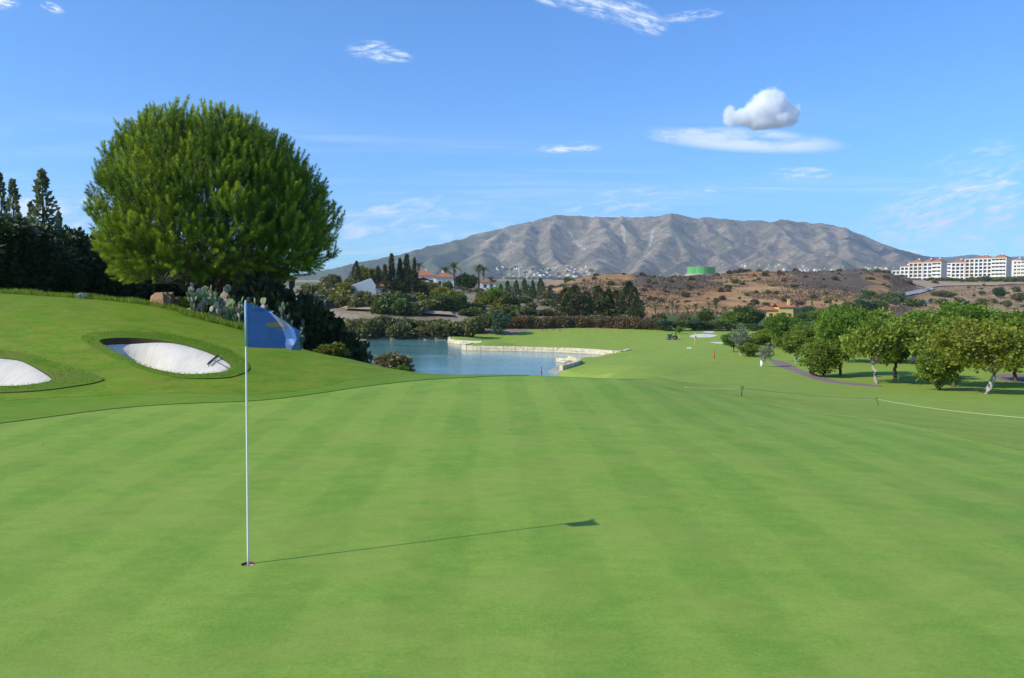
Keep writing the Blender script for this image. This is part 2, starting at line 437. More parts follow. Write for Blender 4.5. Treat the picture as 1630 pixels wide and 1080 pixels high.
def gp(px, Y):
    x = (px - CX) / F_PX * Y; return np.array([x, Y, gz(x, Y)])
_hitY = np.exp(np.linspace(math.log(2.5), math.log(900), 900))
def hit(px, py):
    """where the line of sight meets the ground"""
    d = ray(px, py); k = _hitY / d[1]
    below = (EYE + d[2] * k) <= ground_raw(d[0] * k, _hitY)
    i = int(np.argmax(below)) if below.any() else len(_hitY) - 1
    Y = _hitY[i]; x = d[0] / d[1] * Y
    return np.array([x, Y, gz(x, Y)])

def dense(P, step, closed=True):
    """Catmull-Rom through the points, resampled"""
    P = [np.asarray(p[:2], float) for p in P]; n = len(P); out = []
    for i in range(n if closed else n - 1):
        g = (lambda k: P[k % n]) if closed else (lambda k: P[min(max(k, 0), n - 1)])
        p0, p1, p2, p3 = g(i - 1), g(i), g(i + 1), g(i + 2)
        m = max(2, int(np.linalg.norm(p2 - p1) / step))
        for k in range(m):
            t = k / m
            out.append(0.5 * (2 * p1 + (p2 - p0) * t + (2 * p0 - 5 * p1 + 4 * p2 - p3) * t * t + (3 * p1 - p0 - 3 * p2 + p3) * t ** 3))
    if not closed: out.append(P[-1])
    return np.array(out)
def xy(px, Y): return ((px - CX) / F_PX * Y, Y)

# ------------------------------------------------------------------ ground materials
def turf_mat(name, stops, dry, dry_amt, patch=0.25, grain=38.0, bump=0.012, stripes=0.0, rough=0.75):
    m, t, out = new_mat(name)
    pos = t.n('ShaderNodeNewGeometry').outputs['Position']
    big = t.noise(pos, patch, 4.0, 0.6)
    mid = t.noise(t.vmath('MULTIPLY', pos, (0.62, 1.0, 1.0)), patch * 12, 6.0, 0.68)
    fin = t.noise(pos, grain, 4.0, 0.7)
    micro = t.noise(pos, grain * 7, 2.0, 0.7)
    f = t.math('ADD', t.math('MULTIPLY', big, 0.20), t.math('MULTIPLY', mid, 0.32))
    f = t.math('ADD', f, t.math('MULTIPLY', fin, 0.30))
    f = t.math('ADD', f, t.math('MULTIPLY', micro, 0.12))
    if stripes:
        f = t.math('ADD', f, t.math('MULTIPLY', t.math('SUBTRACT', t.noise(pos, 95, 2.0, 0.7), 0.5), 0.30))
        f = t.math('SUBTRACT', f, t.math('MULTIPLY', t.smooth(t.noise(t.vmath('MULTIPLY', pos, (0.8, 1.3, 1.0)), 9.0, 4.0, 0.7), 0.62, 0.74), 0.10))
        sx = t.n('ShaderNodeSeparateXYZ', ins={0: pos})
        wob = t.math('MULTIPLY', t.noise(pos, 0.7, 2.0), 0.35)
        def band(ax, per):
            w = t.math('SINE', t.math('MULTIPLY', t.math('ADD', ax, wob), math.pi / per))
            return t.smooth(w, -0.35, 0.35)
        b1 = band(t.math('ADD', sx.outputs[0], t.math('MULTIPLY', sx.outputs[1], 0.03)), 0.56)
        b2 = band(t.math('ADD', t.math('MULTIPLY', sx.outputs[0], 0.75), t.math('MULTIPLY', sx.outputs[1], 0.65)), 0.62)
        f = t.math('ADD', f, t.math('MULTIPLY', t.math('SUBTRACT', b1, 0.5), stripes))
        f = t.math('ADD', f, t.math('MULTIPLY', t.math('SUBTRACT', b2, 0.5), stripes * 0.22))
    c = t.ramp(f, stops)
    dn = t.noise(t.vmath('MULTIPLY', pos, (0.8, 1.0, 1.0)), patch * 1.9, 5.0, 0.65, 0.4)
    c = t.mix(t.math('MULTIPLY', t.smooth(dn, 0.43, 0.60), dry_amt), c, dry)
    hb = t.math('ADD', t.math('MULTIPLY', fin, 0.5), t.math('MULTIPLY', micro, 0.7))
    principled(t, out, c, rough, 0.06, hb, bump, 0.6)
    return m

M_GREEN = turf_mat('putting_turf', [(0.38, (0.165, 0.290, 0.042)), (0.50, (0.228, 0.355, 0.052)), (0.62, (0.300, 0.415, 0.075))], (0.32, 0.36, 0.08), 0.35, 0.42, 26, 0.010, 0.056)
M_COLLAR = turf_mat('collar_turf', [(0.38, (0.110, 0.215, 0.016)), (0.5, (0.150, 0.270, 0.024)), (0.62, (0.20, 0.31, 0.040))], (0.24, 0.27, 0.055), 0.3, 0.22, 30, 0.010)
M_ROUGH = turf_mat('fairway_turf', [(0.38, (0.175, 0.270, 0.032)), (0.5, (0.270, 0.370, 0.058)), (0.62, (0.350, 0.420, 0.090))], (0.43, 0.355, 0.120), 0.13, 0.75, 22, 0.02)
M_MOUND = turf_mat('bank_turf', [(0.38, (0.090, 0.185, 0.010)), (0.5, (0.165, 0.275, 0.018)), (0.62, (0.25, 0.34, 0.042))], (0.42, 0.275, 0.075), 0.22, 0.95, 22, 0.02)
M_RING = turf_mat('long_turf', [(0.38, (0.085, 0.180, 0.010)), (0.5, (0.148, 0.258, 0.016)), (0.62, (0.215, 0.312, 0.036))], (0.30, 0.24, 0.075), 0.3, 0.4, 18, 0.05)
M_THATCH_SHADE = plain_mat('turf_edge_shade', (0.075, 0.11, 0.022), 0.95, 0.05, 0.4, 30)  # dark stems of the cut turf, with the step's shade in the colour
M_SOIL = plain_mat('bunker_lip_soil', (0.075, 0.05, 0.03), 0.95, 0.05, 0.4, 25)

def sand_mat(name, col):
    m, t, out = new_mat(name)
    pos = t.n('ShaderNodeNewGeometry').outputs['Position']
    rake = t.noise(t.vmath('MULTIPLY', pos, (7.0, 0.9, 0.3)), 1.6, 4.0, 0.6, 0.6)
    g = t.noise(pos, 60, 3.0, 0.7); b = t.noise(pos, 1.1, 4.0, 0.6)
    f = t.math('ADD', t.math('MULTIPLY', rake, 0.45), t.math('ADD', t.math('MULTIPLY', g, 0.2), t.math('MULTIPLY', b, 0.35)))
    c = t.ramp(f, [(0.36, tuple(x * 0.80 for x in col)), (0.5, col), (0.66, tuple(min(.92, x * 1.10) for x in col))])
    principled(t, out, c, 0.95, 0.1, t.math('ADD', rake, t.math('MULTIPLY', g, 0.3)), 0.03, 0.7)
    return m
M_SAND = sand_mat('bunker_sand', (0.60, 0.555, 0.470))
M_SAND_FAR = sand_mat('pale_sand', (0.68, 0.62, 0.48))
M_APRON = sand_mat('shore_gravel', (0.30, 0.285, 0.235))

def path_mat():
    m, t, out = new_mat('path_paving')
    pos = t.n('ShaderNodeNewGeometry').outputs['Position']
    f = t.math('ADD', t.math('MULTIPLY', t.noise(pos, 0.6, 4.0), 0.5), t.math('MULTIPLY', t.noise(pos, 14, 3.0), 0.5))
    c = t.ramp(f, [(0.3, (0.185, 0.135, 0.115)), (0.7, (0.30, 0.225, 0.195))])
    principled(t, out, c, 0.9, 0.2, f, 0.01)
    return m
M_PATH = path_mat()

# dry hillside: orange grass, burnt scrub, bare earth; vertex attributes say where it is green or grey
def hill_mat():
    m, t, out = new_mat('dry_hillside')
    pos = t.n('ShaderNodeNewGeometry').outputs['Position']
    a_g = t.n('ShaderNodeAttribute', attribute_name='green').outputs['Fac']
    a_t = t.n('ShaderNodeAttribute', attribute_name='grey').outputs['Fac']
    a_b = t.n('ShaderNodeAttribute', attribute_name='burnt').outputs['Fac']
    n1 = t.noise(pos, 0.018, 6.0, 0.65, 0.6); n2 = t.noise(pos, 0.11, 6.0, 0.7, 0.3); n3 = t.noise(pos, 0.55, 5.0, 0.72)
    f = t.math('ADD', t.math('MULTIPLY', n1, 0.4), t.math('ADD', t.math('MULTIPLY', n2, 0.36), t.math('MULTIPLY', n3, 0.24)))
    dry = t.ramp(f, [(0.37, (0.125, 0.078, 0.038)), (0.45, (0.31, 0.170, 0.075)), (0.54, (0.45, 0.265, 0.120)), (0.63, (0.56, 0.39, 0.21))])
    burnt = t.ramp(f, [(0.38, (0.06, 0.046, 0.036)), (0.52, (0.15, 0.108, 0.08)), (0.66, (0.27, 0.19, 0.13))])
    grey = t.ramp(f, [(0.36, (0.14, 0.115, 0.07)), (0.5, (0.28, 0.225, 0.15)), (0.64, (0.44, 0.36, 0.25))])
    grn = t.ramp(f, [(0.36, (0.045, 0.085, 0.02)), (0.5, (0.09, 0.14, 0.035)), (0.64, (0.17, 0.19, 0.07))])
    bmask = t.smooth(t.math('ADD', a_b, t.math('MULTIPLY', t.math('SUBTRACT', n1, 0.5), 1.6)), 0.35, 0.6)
    c = t.mix(bmask, dry, burnt)
    c = t.mix(a_t, c, grey)
    c = t.mix(t.smooth(t.math('ADD', a_g, t.math('MULTIPLY', t.math('SUBTRACT', n2, 0.5), 0.9)), 0.35, 0.65), c, grn)
    principled(t, out, c, 0.95, 0.05, t.math('ADD', n3, n2), 0.8, 0.7)
    return m
M_HILL = hill_mat()

# ------------------------------------------------------------------ near ground: one triangulation, split where the mowing changes
def hits(L): return [tuple(hit(a, b)[:2]) for a, b in L]
SAND_A = dense(hits([(158, 544), (176, 540), (215, 540), (255, 544), (300, 552), (340, 566), (366, 582), (360, 592), (332, 598), (290, 598), (243, 588), (205, 573), (176, 558)]), 0.15)
RING_A = dense(hits([(130, 540), (160, 530), (210, 529), (265, 534), (325, 546), (372, 563), (397, 588), (374, 601), (340, 605), (290, 604), (240, 595), (195, 578), (155, 560)]), 0.15)
SAND_B = dense(hits([(-120, 560), (-60, 566), (0, 571), (35, 577), (65, 592), (82, 605), (72, 612), (40, 617), (0, 618), (-80, 613), (-130, 590)]), 0.15)
RING_B = dense(hits([(-160, 550), (-60, 556), (0, 560), (50, 567), (100, 584), (160, 603), (156, 611), (120, 618), (60, 625), (0, 628), (-100, 627), (-175, 600)]), 0.15)
GREEN = dense([xy(-900, 7), xy(-300, 11.5), tuple(hit(0, 675)[:2]), tuple(hit(200, 650)[:2]), tuple(hit(400, 640)[:2]), xy(500, 17.3), xy(600, 19.2), xy(680, 20.6), xy(760, 21.4), xy(840, 21.9), xy(920, 22.2), xy(1000, 22.4), xy(1100, 22.3),
               xy(1200, 21.8), xy(1305, 20), xy(1415, 18), xy(1630, 13.6), (10.5, 8), (11, 0), (8, -9), (0, -12), (-8, -9), (-12, -2)], 0.2)
COLLAR = dense([(-17, 4), xy(-300, 13.8), tuple(hit(0, 641)[:2]), tuple(hit(200, 630)[:2]), tuple(hit(400, 629)[:2]), tuple(hit(500, 619)[:2]), xy(600, 21.3), xy(690, 22.6), xy(800, 23.4), xy(900, 23.8), xy(1000, 24.2), xy(1100, 24.2),
                xy(1200, 23.8), xy(1305, 22.3), xy(1415, 20.5), xy(1630, 16), (13, 9), (13.5, 0), (10, -11), (0, -14), (-10, -11), (-15, -3)], 0.25)
PATH_A = dense(hits([(1224, 573), (1250, 577), (1277, 590), (1312, 602), (1352, 609.5), (1400, 614), (1396, 617), (1340, 612.5), (1296, 605), (1258, 591), (1236, 583)]), 0.6)
PATH_B = dense(hits([(1585, 597), (1640, 597), (1700, 598), (1700, 613), (1640, 610), (1598, 607)]), 0.6)
FAR_SANDS = [dense(hits(L), 0.5) for L in ([(1098, 535.5), (1110, 532.5), (1133, 533), (1141, 535), (1128, 537.5), (1104, 538)], [(1119, 529.5), (1126, 526.5), (1137, 527), (1133, 530.5)], [(1130, 545), (1153, 545.5), (1156, 548), (1140, 547.5)])]
APRON = np.array([lk(893, 578), (lk(907, 580)), lk(919, 586), lk(908, 593), lk(894, 597), lk(880, 598), lk(866, 592)])
HOLE = np.array([at(395, 904.5, 6.32)[0], 6.32])
CUP_R = 0.056
CUP = np.array([(HOLE[0] + CUP_R * math.cos(a), HOLE[1] + CUP_R * math.sin(a)) for a in np.linspace(0, 2 * math.pi, 28, endpoint=False)])

def sand_floor(P, x, y, left_px):
    """how far the sand lies under the surrounding turf"""
    d = poly_dist(P, x, y)
    px = x / np.maximum(y, 1) * F_PX + CX
    c = P.mean(0)
    back = smooth01(((y - c[1]) - 0.18 * (x - c[0])) / 1.6 + 0.5)
    left = smooth01((left_px - px) / 90)
    lip = 0.0 + 0.015 * back + 0.18 * left
    return lip + (0.46 + 0.55 * left) * smooth01(d / (1.4 - 0.72 * left))

ANG = np.radians(np.unique(np.concatenate([np.arange(-43, 43.01, 0.25), np.arange(-179, -43, 5.0), np.arange(44, 180.5, 5.0)])))
R_IN = [0.6]
while R_IN[-1] < 175: R_IN.append(R_IN[-1] * 1.034 if R_IN[-1] > 5 else R_IN[-1] * 1.09)
R_IN[-1] = 175.0
pts = [np.array([[0.0, 0.0]])]
for i, r in enumerate(R_IN):
    a = ANG if i % 2 == 0 or r == 175.0 else ANG[::1]
    pts.append(np.c_[np.sin(a) * r, np.cos(a) * r])
for P in (SAND_A, SAND_B):
    lo, hi = P.min(0) - 0.8, P.max(0) + 0.8
    gx, gy = np.meshgrid(np.arange(lo[0], hi[0], 0.16), np.arange(lo[1], hi[1], 0.16))
    pts.append(np.c_[gx.ravel() + 0.013, gy.ravel() + 0.017])
LK = np.array(LAKE)
def resample(P, step):
    out = []
    for i in range(len(P)):
        a, b = P[i], P[(i + 1) % len(P)]; m = max(1, int(np.linalg.norm(b - a) / step))
        out += [a + (b - a) * k / m for k in range(m)]
    return np.array(out)
def offset_poly(P, d):
    nx = np.roll(P, -1, 0) - np.roll(P, 1, 0); nx /= np.linalg.norm(nx, axis=1)[:, None] + 1e-9
    area = np.sum(P[:, 0] * np.roll(P[:, 1], -1) - np.roll(P[:, 0], -1) * P[:, 1])
    s = 1 if area > 0 else -1
    return P + np.c_[nx[:, 1], -nx[:, 0]] * d * s
LKd = resample(LK, 1.2)
for o in (-2.0, -0.7, 0.35, 0.8, 1.5, 3.0): pts.append(offset_poly(LKd, o))
pts = np.concatenate(pts)
loops = [SAND_A, SAND_B, RING_A, RING_B, GREEN, COLLAR, PATH_A, PATH_B, *FAR_SANDS, APRON, CUP, LKd]
verts = [Vector((float(a), float(b))) for a, b in pts]; edges = []
for P in loops:
    s = len(verts); n = len(P)
    verts += [Vector((float(a), float(b))) for a, b in P]
    edges += [(s + k, s + (k + 1) % n) for k in range(n)]
cv, ce, cf, *_ = delaunay_2d_cdt(verts, edges, [], 0, 1e-5, False)
GV = np.array([(v.x, v.y) for v in cv]); GF = np.array([f for f in cf if len(f) == 3], np.int32)
GZ = ground_raw(GV[:, 0], GV[:, 1])
cen = GV[GF].mean(1)
cpx = cen[:, 0] / np.maximum(cen[:, 1], 1) * F_PX + CX
zone = np.zeros(len(GF), int)
bank = (cen[:, 1] > 100) & (inside([(-120, 120), (-34, 118), (-34, 152), (0, 150), (2, 158), (24, 163), (32, 168), (40, 190), (0, 190), (-120, 190)], cen[:, 0], cen[:, 1]))
bank |= (cen[:, 1] > 130) & (cen[:, 0] < -11.6)
zone[bank] = 8
zone[(cen[:, 0] < 0.5) & (cen[:, 1] < 48) & (cen[:, 1] > 2)] = 11
for zi, P in ((1, COLLAR), (2, GREEN), (3, RING_A), (3, RING_B), (4, SAND_A), (5, SAND_B), (6, PATH_A), (6, PATH_B), (7, FAR_SANDS[0]), (7, FAR_SANDS[1]), (7, FAR_SANDS[2]), (9, APRON), (10, CUP)):
    zin = inside(P, cen[:, 0], cen[:, 1])
    if zi == 1: zin &= cen[:, 0] < 0.5
    zone[zin] = zi
def zone_mesh(name, sel, mats, off, skirt=0.0, drop=None, attrs=None, edge_mat=None):
    F = GF[sel]
    used, inv = np.unique(F, return_inverse=True); F = inv.reshape(F.shape)
    xyv = GV[used]; z = GZ[used] + off
    if drop is not None: z = z - drop(xyv[:, 0], xyv[:, 1])
    V = np.c_[xyv, z]; mi = np.zeros(len(F), int); faces = [F]
    # wind up so that normals point to the sky
    e1 = V[F[:, 1]] - V[F[:, 0]]; e2 = V[F[:, 2]] - V[F[:, 0]]
    fl = (e1[:, 0] * e2[:, 1] - e1[:, 1] * e2[:, 0]) < 0
    F[fl] = F[fl][:, ::-1]
    if skirt:
        E = np.concatenate([F[:, [0, 1]], F[:, [1, 2]], F[:, [2, 0]]])
        key = np.sort(E, 1); _, ix, cnt = np.unique(key, axis=0, return_index=True, return_counts=True)
        B = E[ix[cnt == 1]]
        B = B[np.hypot(*V[B[:, 0], :2].T) < 120]
        bu, binv = np.unique(B, return_inverse=True); B2 = binv.reshape(B.shape) + len(V)
        V2 = V[bu].copy(); V2[:, 2] -= skirt; nb = len(bu)
        V = np.r_[V, V[bu], V2]; faces.append(np.c_[B2[:, 0], B2[:, 0] + nb, B2[:, 1] + nb, B2[:, 1]]); mi = np.r_[mi, np.ones(len(B), int) if edge_mat is None else edge_mat(*V[bu][binv.reshape(B.shape)[:, 0], :2].T)]
    at_ = None if attrs is None else {k: f(V[:, 0], V[:, 1]) for k, f in attrs.items()}
    return mesh_np(name, V, faces, mats, at_, True, mi)
def ring_drop(x, y):
    o = np.zeros(x.shape)
    for P in (RING_A, RING_B):
        k = poly_dist(P, x, y) < 3.0; k |= inside(P, x, y); c = P.mean(0); o = np.where(k, 0.030 * smooth01((y - c[1]) / 2.0 + 0.45), o)
    return o
struct('fairway', zone_mesh('fairway', zone == 0, [M_ROUGH, M_THATCH_SHADE], 0.006, 0.12, None, None, lambda x, y: np.zeros(len(x), int)), 'mown fairway and rough falling away to the lake and orchard')
struct('grass_bank', zone_mesh('grass_bank', zone == 11, [M_MOUND, M_THATCH_SHADE], 0.015, 0.12), 'grassy bank rising to the dark trees around the sand bunkers')
struct('collar', zone_mesh('collar', zone == 1, [M_COLLAR, M_THATCH_SHADE], 0.012, 0.08), 'band of darker short grass around the putting green')
struct('putting_green', zone_mesh('putting_green', zone == 2, [M_GREEN, M_SOIL], 0.0, 0.12), 'large pale striped putting green with the blue flag')
struct('bunker_surround', zone_mesh('bunker_surround', zone == 3, [M_RING, M_THATCH_SHADE, M_SOIL], 0.040, 0.95, ring_drop, None, lambda x, y: np.where(np.minimum(poly_dist(SAND_A, x, y), poly_dist(SAND_B, x, y)) < 0.1, 2, 1)), 'longer grass lip around the two sand bunkers')
struct('sand_bunker', zone_mesh('sand_bunker', zone == 4, [M_SAND], 0.0, 0, lambda x, y: sand_floor(SAND_A, x, y, 285)), 'white sand bunker with a shaded end and a rake')
struct('sand_bunker', zone_mesh('sand_bunker', zone == 5, [M_SAND], 0.0, 0, lambda x, y: sand_floor(SAND_B, x, y, -60)), 'white sand bunker cut by the edge of the picture')
struct('cart_path', zone_mesh('cart_path', zone == 6, [M_PATH], 0.02), 'pinkish brown cart path winding into the orchard')
struct('fairway_bunker', zone_mesh('fairway_bunker', zone == 7, [M_SAND_FAR], 0.02), 'small pale bunkers far down the fairway')
struct('shore', zone_mesh('shore', zone == 9, [M_APRON], 0.02), 'grey gravel shore under the curved stone edging')

def hill_attr(kind):
    def f(x, y):
        px = x / np.maximum(y, 1) * F_PX + CX; r = np.hypot(x, y)
        if kind == 'grey':
            return smooth01((1010 - px) / 120) * smooth01((400 - r) / 80) + 0.45 * smooth01((px - 1440) / 60)
        if kind == 'green':
            g = smooth01((px - 1010) / 60) * smooth01((290 - r) / 70)
            g = np.maximum(g, 0.30 * smooth01((r - 640) / 200))
            g = np.maximum(g, 0.55 * smooth01((480 - px) / 100))
            g = np.maximum(g, 0.85 * smooth01((900 - px) / 60) * smooth01((r - 305) / 40) * (1 - smooth01((r - 2500) / 800)))
            return g
        b = 1.0 * np.exp(-((px - 1075) / 75) ** 2) * smooth01((r - 400) / 60) + 0.85 * np.exp(-((px - 1325) / 90) ** 2) * smooth01((r - 450) / 60) + 0.35 * np.exp(-((px - 930) / 60) ** 2) + 0.8 * np.exp(-((px - 1440) / 25) ** 2)
        return b
    return f
HA = {k: hill_attr(k) for k in ('grey', 'green', 'burnt')}
struct('hillside', zone_mesh('hillside', zone == 8, [M_HILL, M_SOIL], 0.0, 0.1, None, HA), 'dry bank above the far shore of the lake')
R_OUT = [175.0]
while R_OUT[-1] < 4300: R_OUT.append(R_OUT[-1] * 1.022)
A2 = ANG
rr, aa = np.meshgrid(R_OUT, A2, indexing='ij')
hx, hy = np.sin(aa) * rr, np.cos(aa) * rr
hz = ground_raw(hx.ravel(), hy.ravel())
nr, na = rr.shape
idx = np.arange(nr * na).reshape(nr, na)
q = np.stack([idx[:-1, :-1], idx[1:, :-1], idx[1:, 1:], idx[:-1, 1:]], -1).reshape(-1, 4)
qc = np.stack([idx[:-1, -1], idx[1:, -1], idx[1:, 0], idx[:-1, 0]], -1)
q = np.r_[q, qc][:, ::-1]
HV = np.c_[hx.ravel(), hy.ravel(), hz]
struct('hills', mesh_np('hills', HV, [q], [M_HILL], {k: f(HV[:, 0], HV[:, 1]) for k, f in HA.items()}, True), 'dry brown hills and valley behind the golf course')

# lake
def water_mat():
    m, t, out = new_mat('lake_water')
    pos = t.n('ShaderNodeNewGeometry').outputs['Position']
    rp = t.noise(t.vmath('MULTIPLY', pos, (0.7, 1.9, 1.0)), 2.3, 4.0, 0.6, 0.3)
    sw = t.noise(t.vmath('MULTIPLY', pos, (0.05, 0.22, 1.0)), 1.0, 3.0, 0.6, 0.4)
    c = t.ramp(sw, [(0.35, (0.10, 0.255, 0.245)), (0.7, (0.14, 0.32, 0.31))])
    rg = t.math('ADD', 0.05, t.math('MULTIPLY', t.smooth(sw, 0.4, 0.65), 0.10))
    principled(t, out, c, rg, 0.5, rp, 0.05, 0.30)
    return m
wp = offset_poly(LKd, 0.7)
wv, we, wf, *_ = delaunay_2d_cdt([Vector((float(a), float(b))) for a, b in wp], [(k, (k + 1) % len(wp)) for k in range(len(wp))], [], 1, 1e-5, False)
wme = bpy.data.meshes.new('water'); wme.from_pydata([(v.x, v.y, WATER_Z) for v in wv], [], [list(f) for f in wf]); wme.materials.append(water_mat())
struct('lake', wme, 'blue green lake beyond the putting green')

# ------------------------------------------------------------------ mountain: spurs running down from a crest
def mountain_mat():
    m, t, out = new_mat('mountain_rock')
    geo = t.n('ShaderNodeNewGeometry'); pos = geo.outputs['Position']
    n1 = t.noise(pos, 0.0022, 6.0, 0.65, 0.5); n2 = t.noise(pos, 0.014, 7.0, 0.75, 0.5); n3 = t.noise(pos, 0.05, 5.0, 0.78)
    f = t.math('ADD', t.math('MULTIPLY', n1, 0.22), t.math('ADD', t.math('MULTIPLY', n2, 0.36), t.math('MULTIPLY', n3, 0.42)))
    rock = t.ramp(f, [(0.38, (0.080, 0.070, 0.042)), (0.46, (0.185, 0.145, 0.095)), (0.54, (0.345, 0.268, 0.180)), (0.63, (0.60, 0.49, 0.36))])
    grn = t.ramp(f, [(0.38, (0.042, 0.058, 0.025)), (0.52, (0.085, 0.10, 0.045)), (0.66, (0.18, 0.165, 0.09))])
    a = t.n('ShaderNodeAttribute', attribute_name='scrub').outputs['Fac']
    n4 = t.noise(pos, 0.0045, 5.0, 0.65)
    gm = t.smooth(t.math('ADD', a, t.math('MULTIPLY', t.math('SUBTRACT', n4, 0.5), 1.5)), 0.3, 0.62)
    c = t.mix(t.math('MULTIPLY', gm, 0.85), rock, grn)
    n5 = t.noise(pos, 0.0075, 6.0, 0.7)
    c = t.mix(t.math('MULTIPLY', t.smooth(n5, 0.46, 0.58), 0.65), c, grn)
    sc = t.n('ShaderNodeAttribute', attribute_name='scree').outputs['Fac']
    c = t.mix(t.math('MULTIPLY', sc, t.smooth(n3, 0.35, 0.6)), c, (0.50, 0.46, 0.40))
    principled(t, out, c, 0.95, 0.03, t.math('ADD', n2, n3), 14.0, 0.8)
    return m

RIDGE = [(380, 442, 4300), (460, 438, 4350), (500, 433, 4400), (545, 424, 4450), (600, 413, 4600), (650, 402, 4750), (700, 389, 4900), (750, 376, 5000), (800, 364, 5100), (840, 353, 5150), (868, 346, 5200), (890, 340, 5200), (915, 344, 5200), (945, 347, 5250), (985, 346, 5250),
         (1040, 345, 5250), (1072, 341, 5200), (1100, 346, 5250), (1160, 350, 5250), (1200, 351, 5300), (1228, 354, 5250), (1255, 350, 5200), (1290, 356, 5250), (1325, 358, 5250), (1350, 366, 5200), (1380, 378, 5150), (1410, 388, 5100), (1440, 398, 5000), (1475, 408, 5000), (1520, 418, 5000), (1600, 430, 5000)]
SPURS = [[(650, 402, 4750), (630, 425, 4200), (610, 444, 3600)], [(720, 383, 4930), (705, 405, 4400), (690, 425, 3900), (680, 444, 3400)], [(800, 364, 5100), (775, 395, 4500), (765, 420, 3950), (760, 444, 3400)],
         [(840, 353, 5150), (832, 385, 4600), (838, 415, 4000), (840, 446, 3300)], [(880, 343, 5200), (872, 368, 4850), (878, 400, 4350), (895, 430, 3700), (905, 448, 3300)],
         [(945, 347, 5250), (958, 362, 4900), (963, 375, 4650), (945, 408, 4100), (935, 446, 3300)], [(985, 346, 5250), (1005, 372, 4850), (1020, 395, 4450)],
         [(1072, 341, 5200), (1070, 368, 4750), (1045, 398, 4250), (1010, 425, 3800), (990, 448, 3300)], [(1072, 368, 4750), (1092, 400, 4300), (1085, 425, 3800), (1075, 448, 3300)],
         [(1120, 346, 5250), (1142, 372, 4850), (1160, 398, 4450)], [(1160, 350, 5250), (1170, 382, 4750), (1150, 412, 4150), (1160, 447, 3300)],
         [(1228, 354, 5250), (1242, 369, 4900), (1278, 395, 4300), (1330, 425, 3700), (1370, 447, 3300)], [(1242, 369, 4900), (1215, 400, 4300), (1235, 430, 3700), (1250, 447, 3300)],
         [(1325, 358, 5250), (1350, 385, 4800), (1370, 415, 4200), (1420, 447, 3400)], [(1410, 388, 5100), (1430, 412, 4600), (1470, 435, 4000)], [(1300, 357, 5250), (1312, 378, 4900), (1325, 396, 4600)]]
mx, my = np.meshgrid(np.linspace(-2300, 3900, 560), np.linspace(2900, 6300, 280))
wx = mx + 90 * fbm(mx / 420, my / 420, 4, 31); wy = my + 90 * fbm(mx / 420 + 40, my / 420, 4, 37)
def tents(lines, slope, wx, wy):
    z = np.full(wx.shape, -1e9)
    for L in lines:
        P = [at(*p) for p in L]
        for A, B in zip(P[:-1], P[1:]):
            e = B[:2] - A[:2]; t = np.clip(((wx - A[0]) * e[0] + (wy - A[1]) * e[1]) / (e @ e), 0, 1)
            d = np.hypot(wx - A[0] - t * e[0], wy - A[1] - t * e[1])
            z = np.maximum(z, A[2] + t * (B[2] - A[2]) - slope * d)
    return z
zs = tents(SPURS, 0.58, wx, wy)
zr = tents([RIDGE], 0.62, wx * 0.25 + mx * 0.75, wy * 0.25 + my * 0.75)
base = 20 + 0.02 * (my - 2900) + 18 * fbm(mx / 260, my / 260, 4, 43)
def smax(a, b, k): h = np.clip(0.5 + 0.5 * (a - b) / k, 0, 1); return b * (1 - h) + a * h + k * h * (1 - h)
mz = smax(zr, zs, 14.0); mz = smax(mz, base, 26.0)
hgt = np.clip((mz - base) / 250, 0, 1)
gul = ridged(wx / 170, wy / 420, 4, 51) - 0.55
mz = mz + hgt * (17 * gul + 13 * fbm(mx / 110, my / 110, 5, 57, 0.6)) * np.clip((zr * 0 + 1), 0, 1)
fade = np.minimum(smooth01((my - 2900) / 250), smooth01((6300 - my) / 300))
mz = mz * fade - 60 * (1 - fade)
mpx = mx / my * F_PX + CX
scrub = np.clip(0.12 + 0.75 * smooth01((810 - mpx) / 130) + 0.35 * smooth01((mpx - 1380) / 80) + 0.45 * smooth01((190 - mz) / 150), 0, 1)
low = smax(zr, zs, 14.0)
scree = np.zeros(mx.shape)
for L in ([(905, 352, 5000), (918, 365, 4800), (932, 385, 4500)], [(990, 358, 5000), (993, 368, 4850), (994, 380, 4650)], [(1040, 362, 4950), (1033, 388, 4550)], [(1190, 360, 4950), (1188, 376, 4700)], [(1248, 374, 4820), (1270, 391, 4380)],
          [(793, 382, 4700), (790, 395, 4500)], [(1452, 412, 4600), (1462, 416, 4550)], [(1165, 398, 4400), (1190, 402, 4330), (1215, 400, 4300)], [(860, 408, 4150), (980, 408, 4150), (1060, 402, 4200)]):
    P = [at(*p)[:2] for p in L]; wid = 9 if L[0][0] != 1452 else 45
    scree = np.maximum(scree, smooth01(1.3 - poly_dist(P, mx, my, False) / wid))
ny, nx_ = mx.shape
idx = np.arange(ny * nx_).reshape(ny, nx_)
q = np.stack([idx[:-1, :-1], idx[:-1, 1:], idx[1:, 1:], idx[1:, :-1]], -1).reshape(-1, 4)
struct('mountain', mesh_np('mountain', np.c_[mx.ravel(), my.ravel(), mz.ravel()], [q], [mountain_mat()], {'scrub': scrub.ravel(), 'scree': scree.ravel()}, True), 'long grey brown mountain with rocky spurs and gullies')
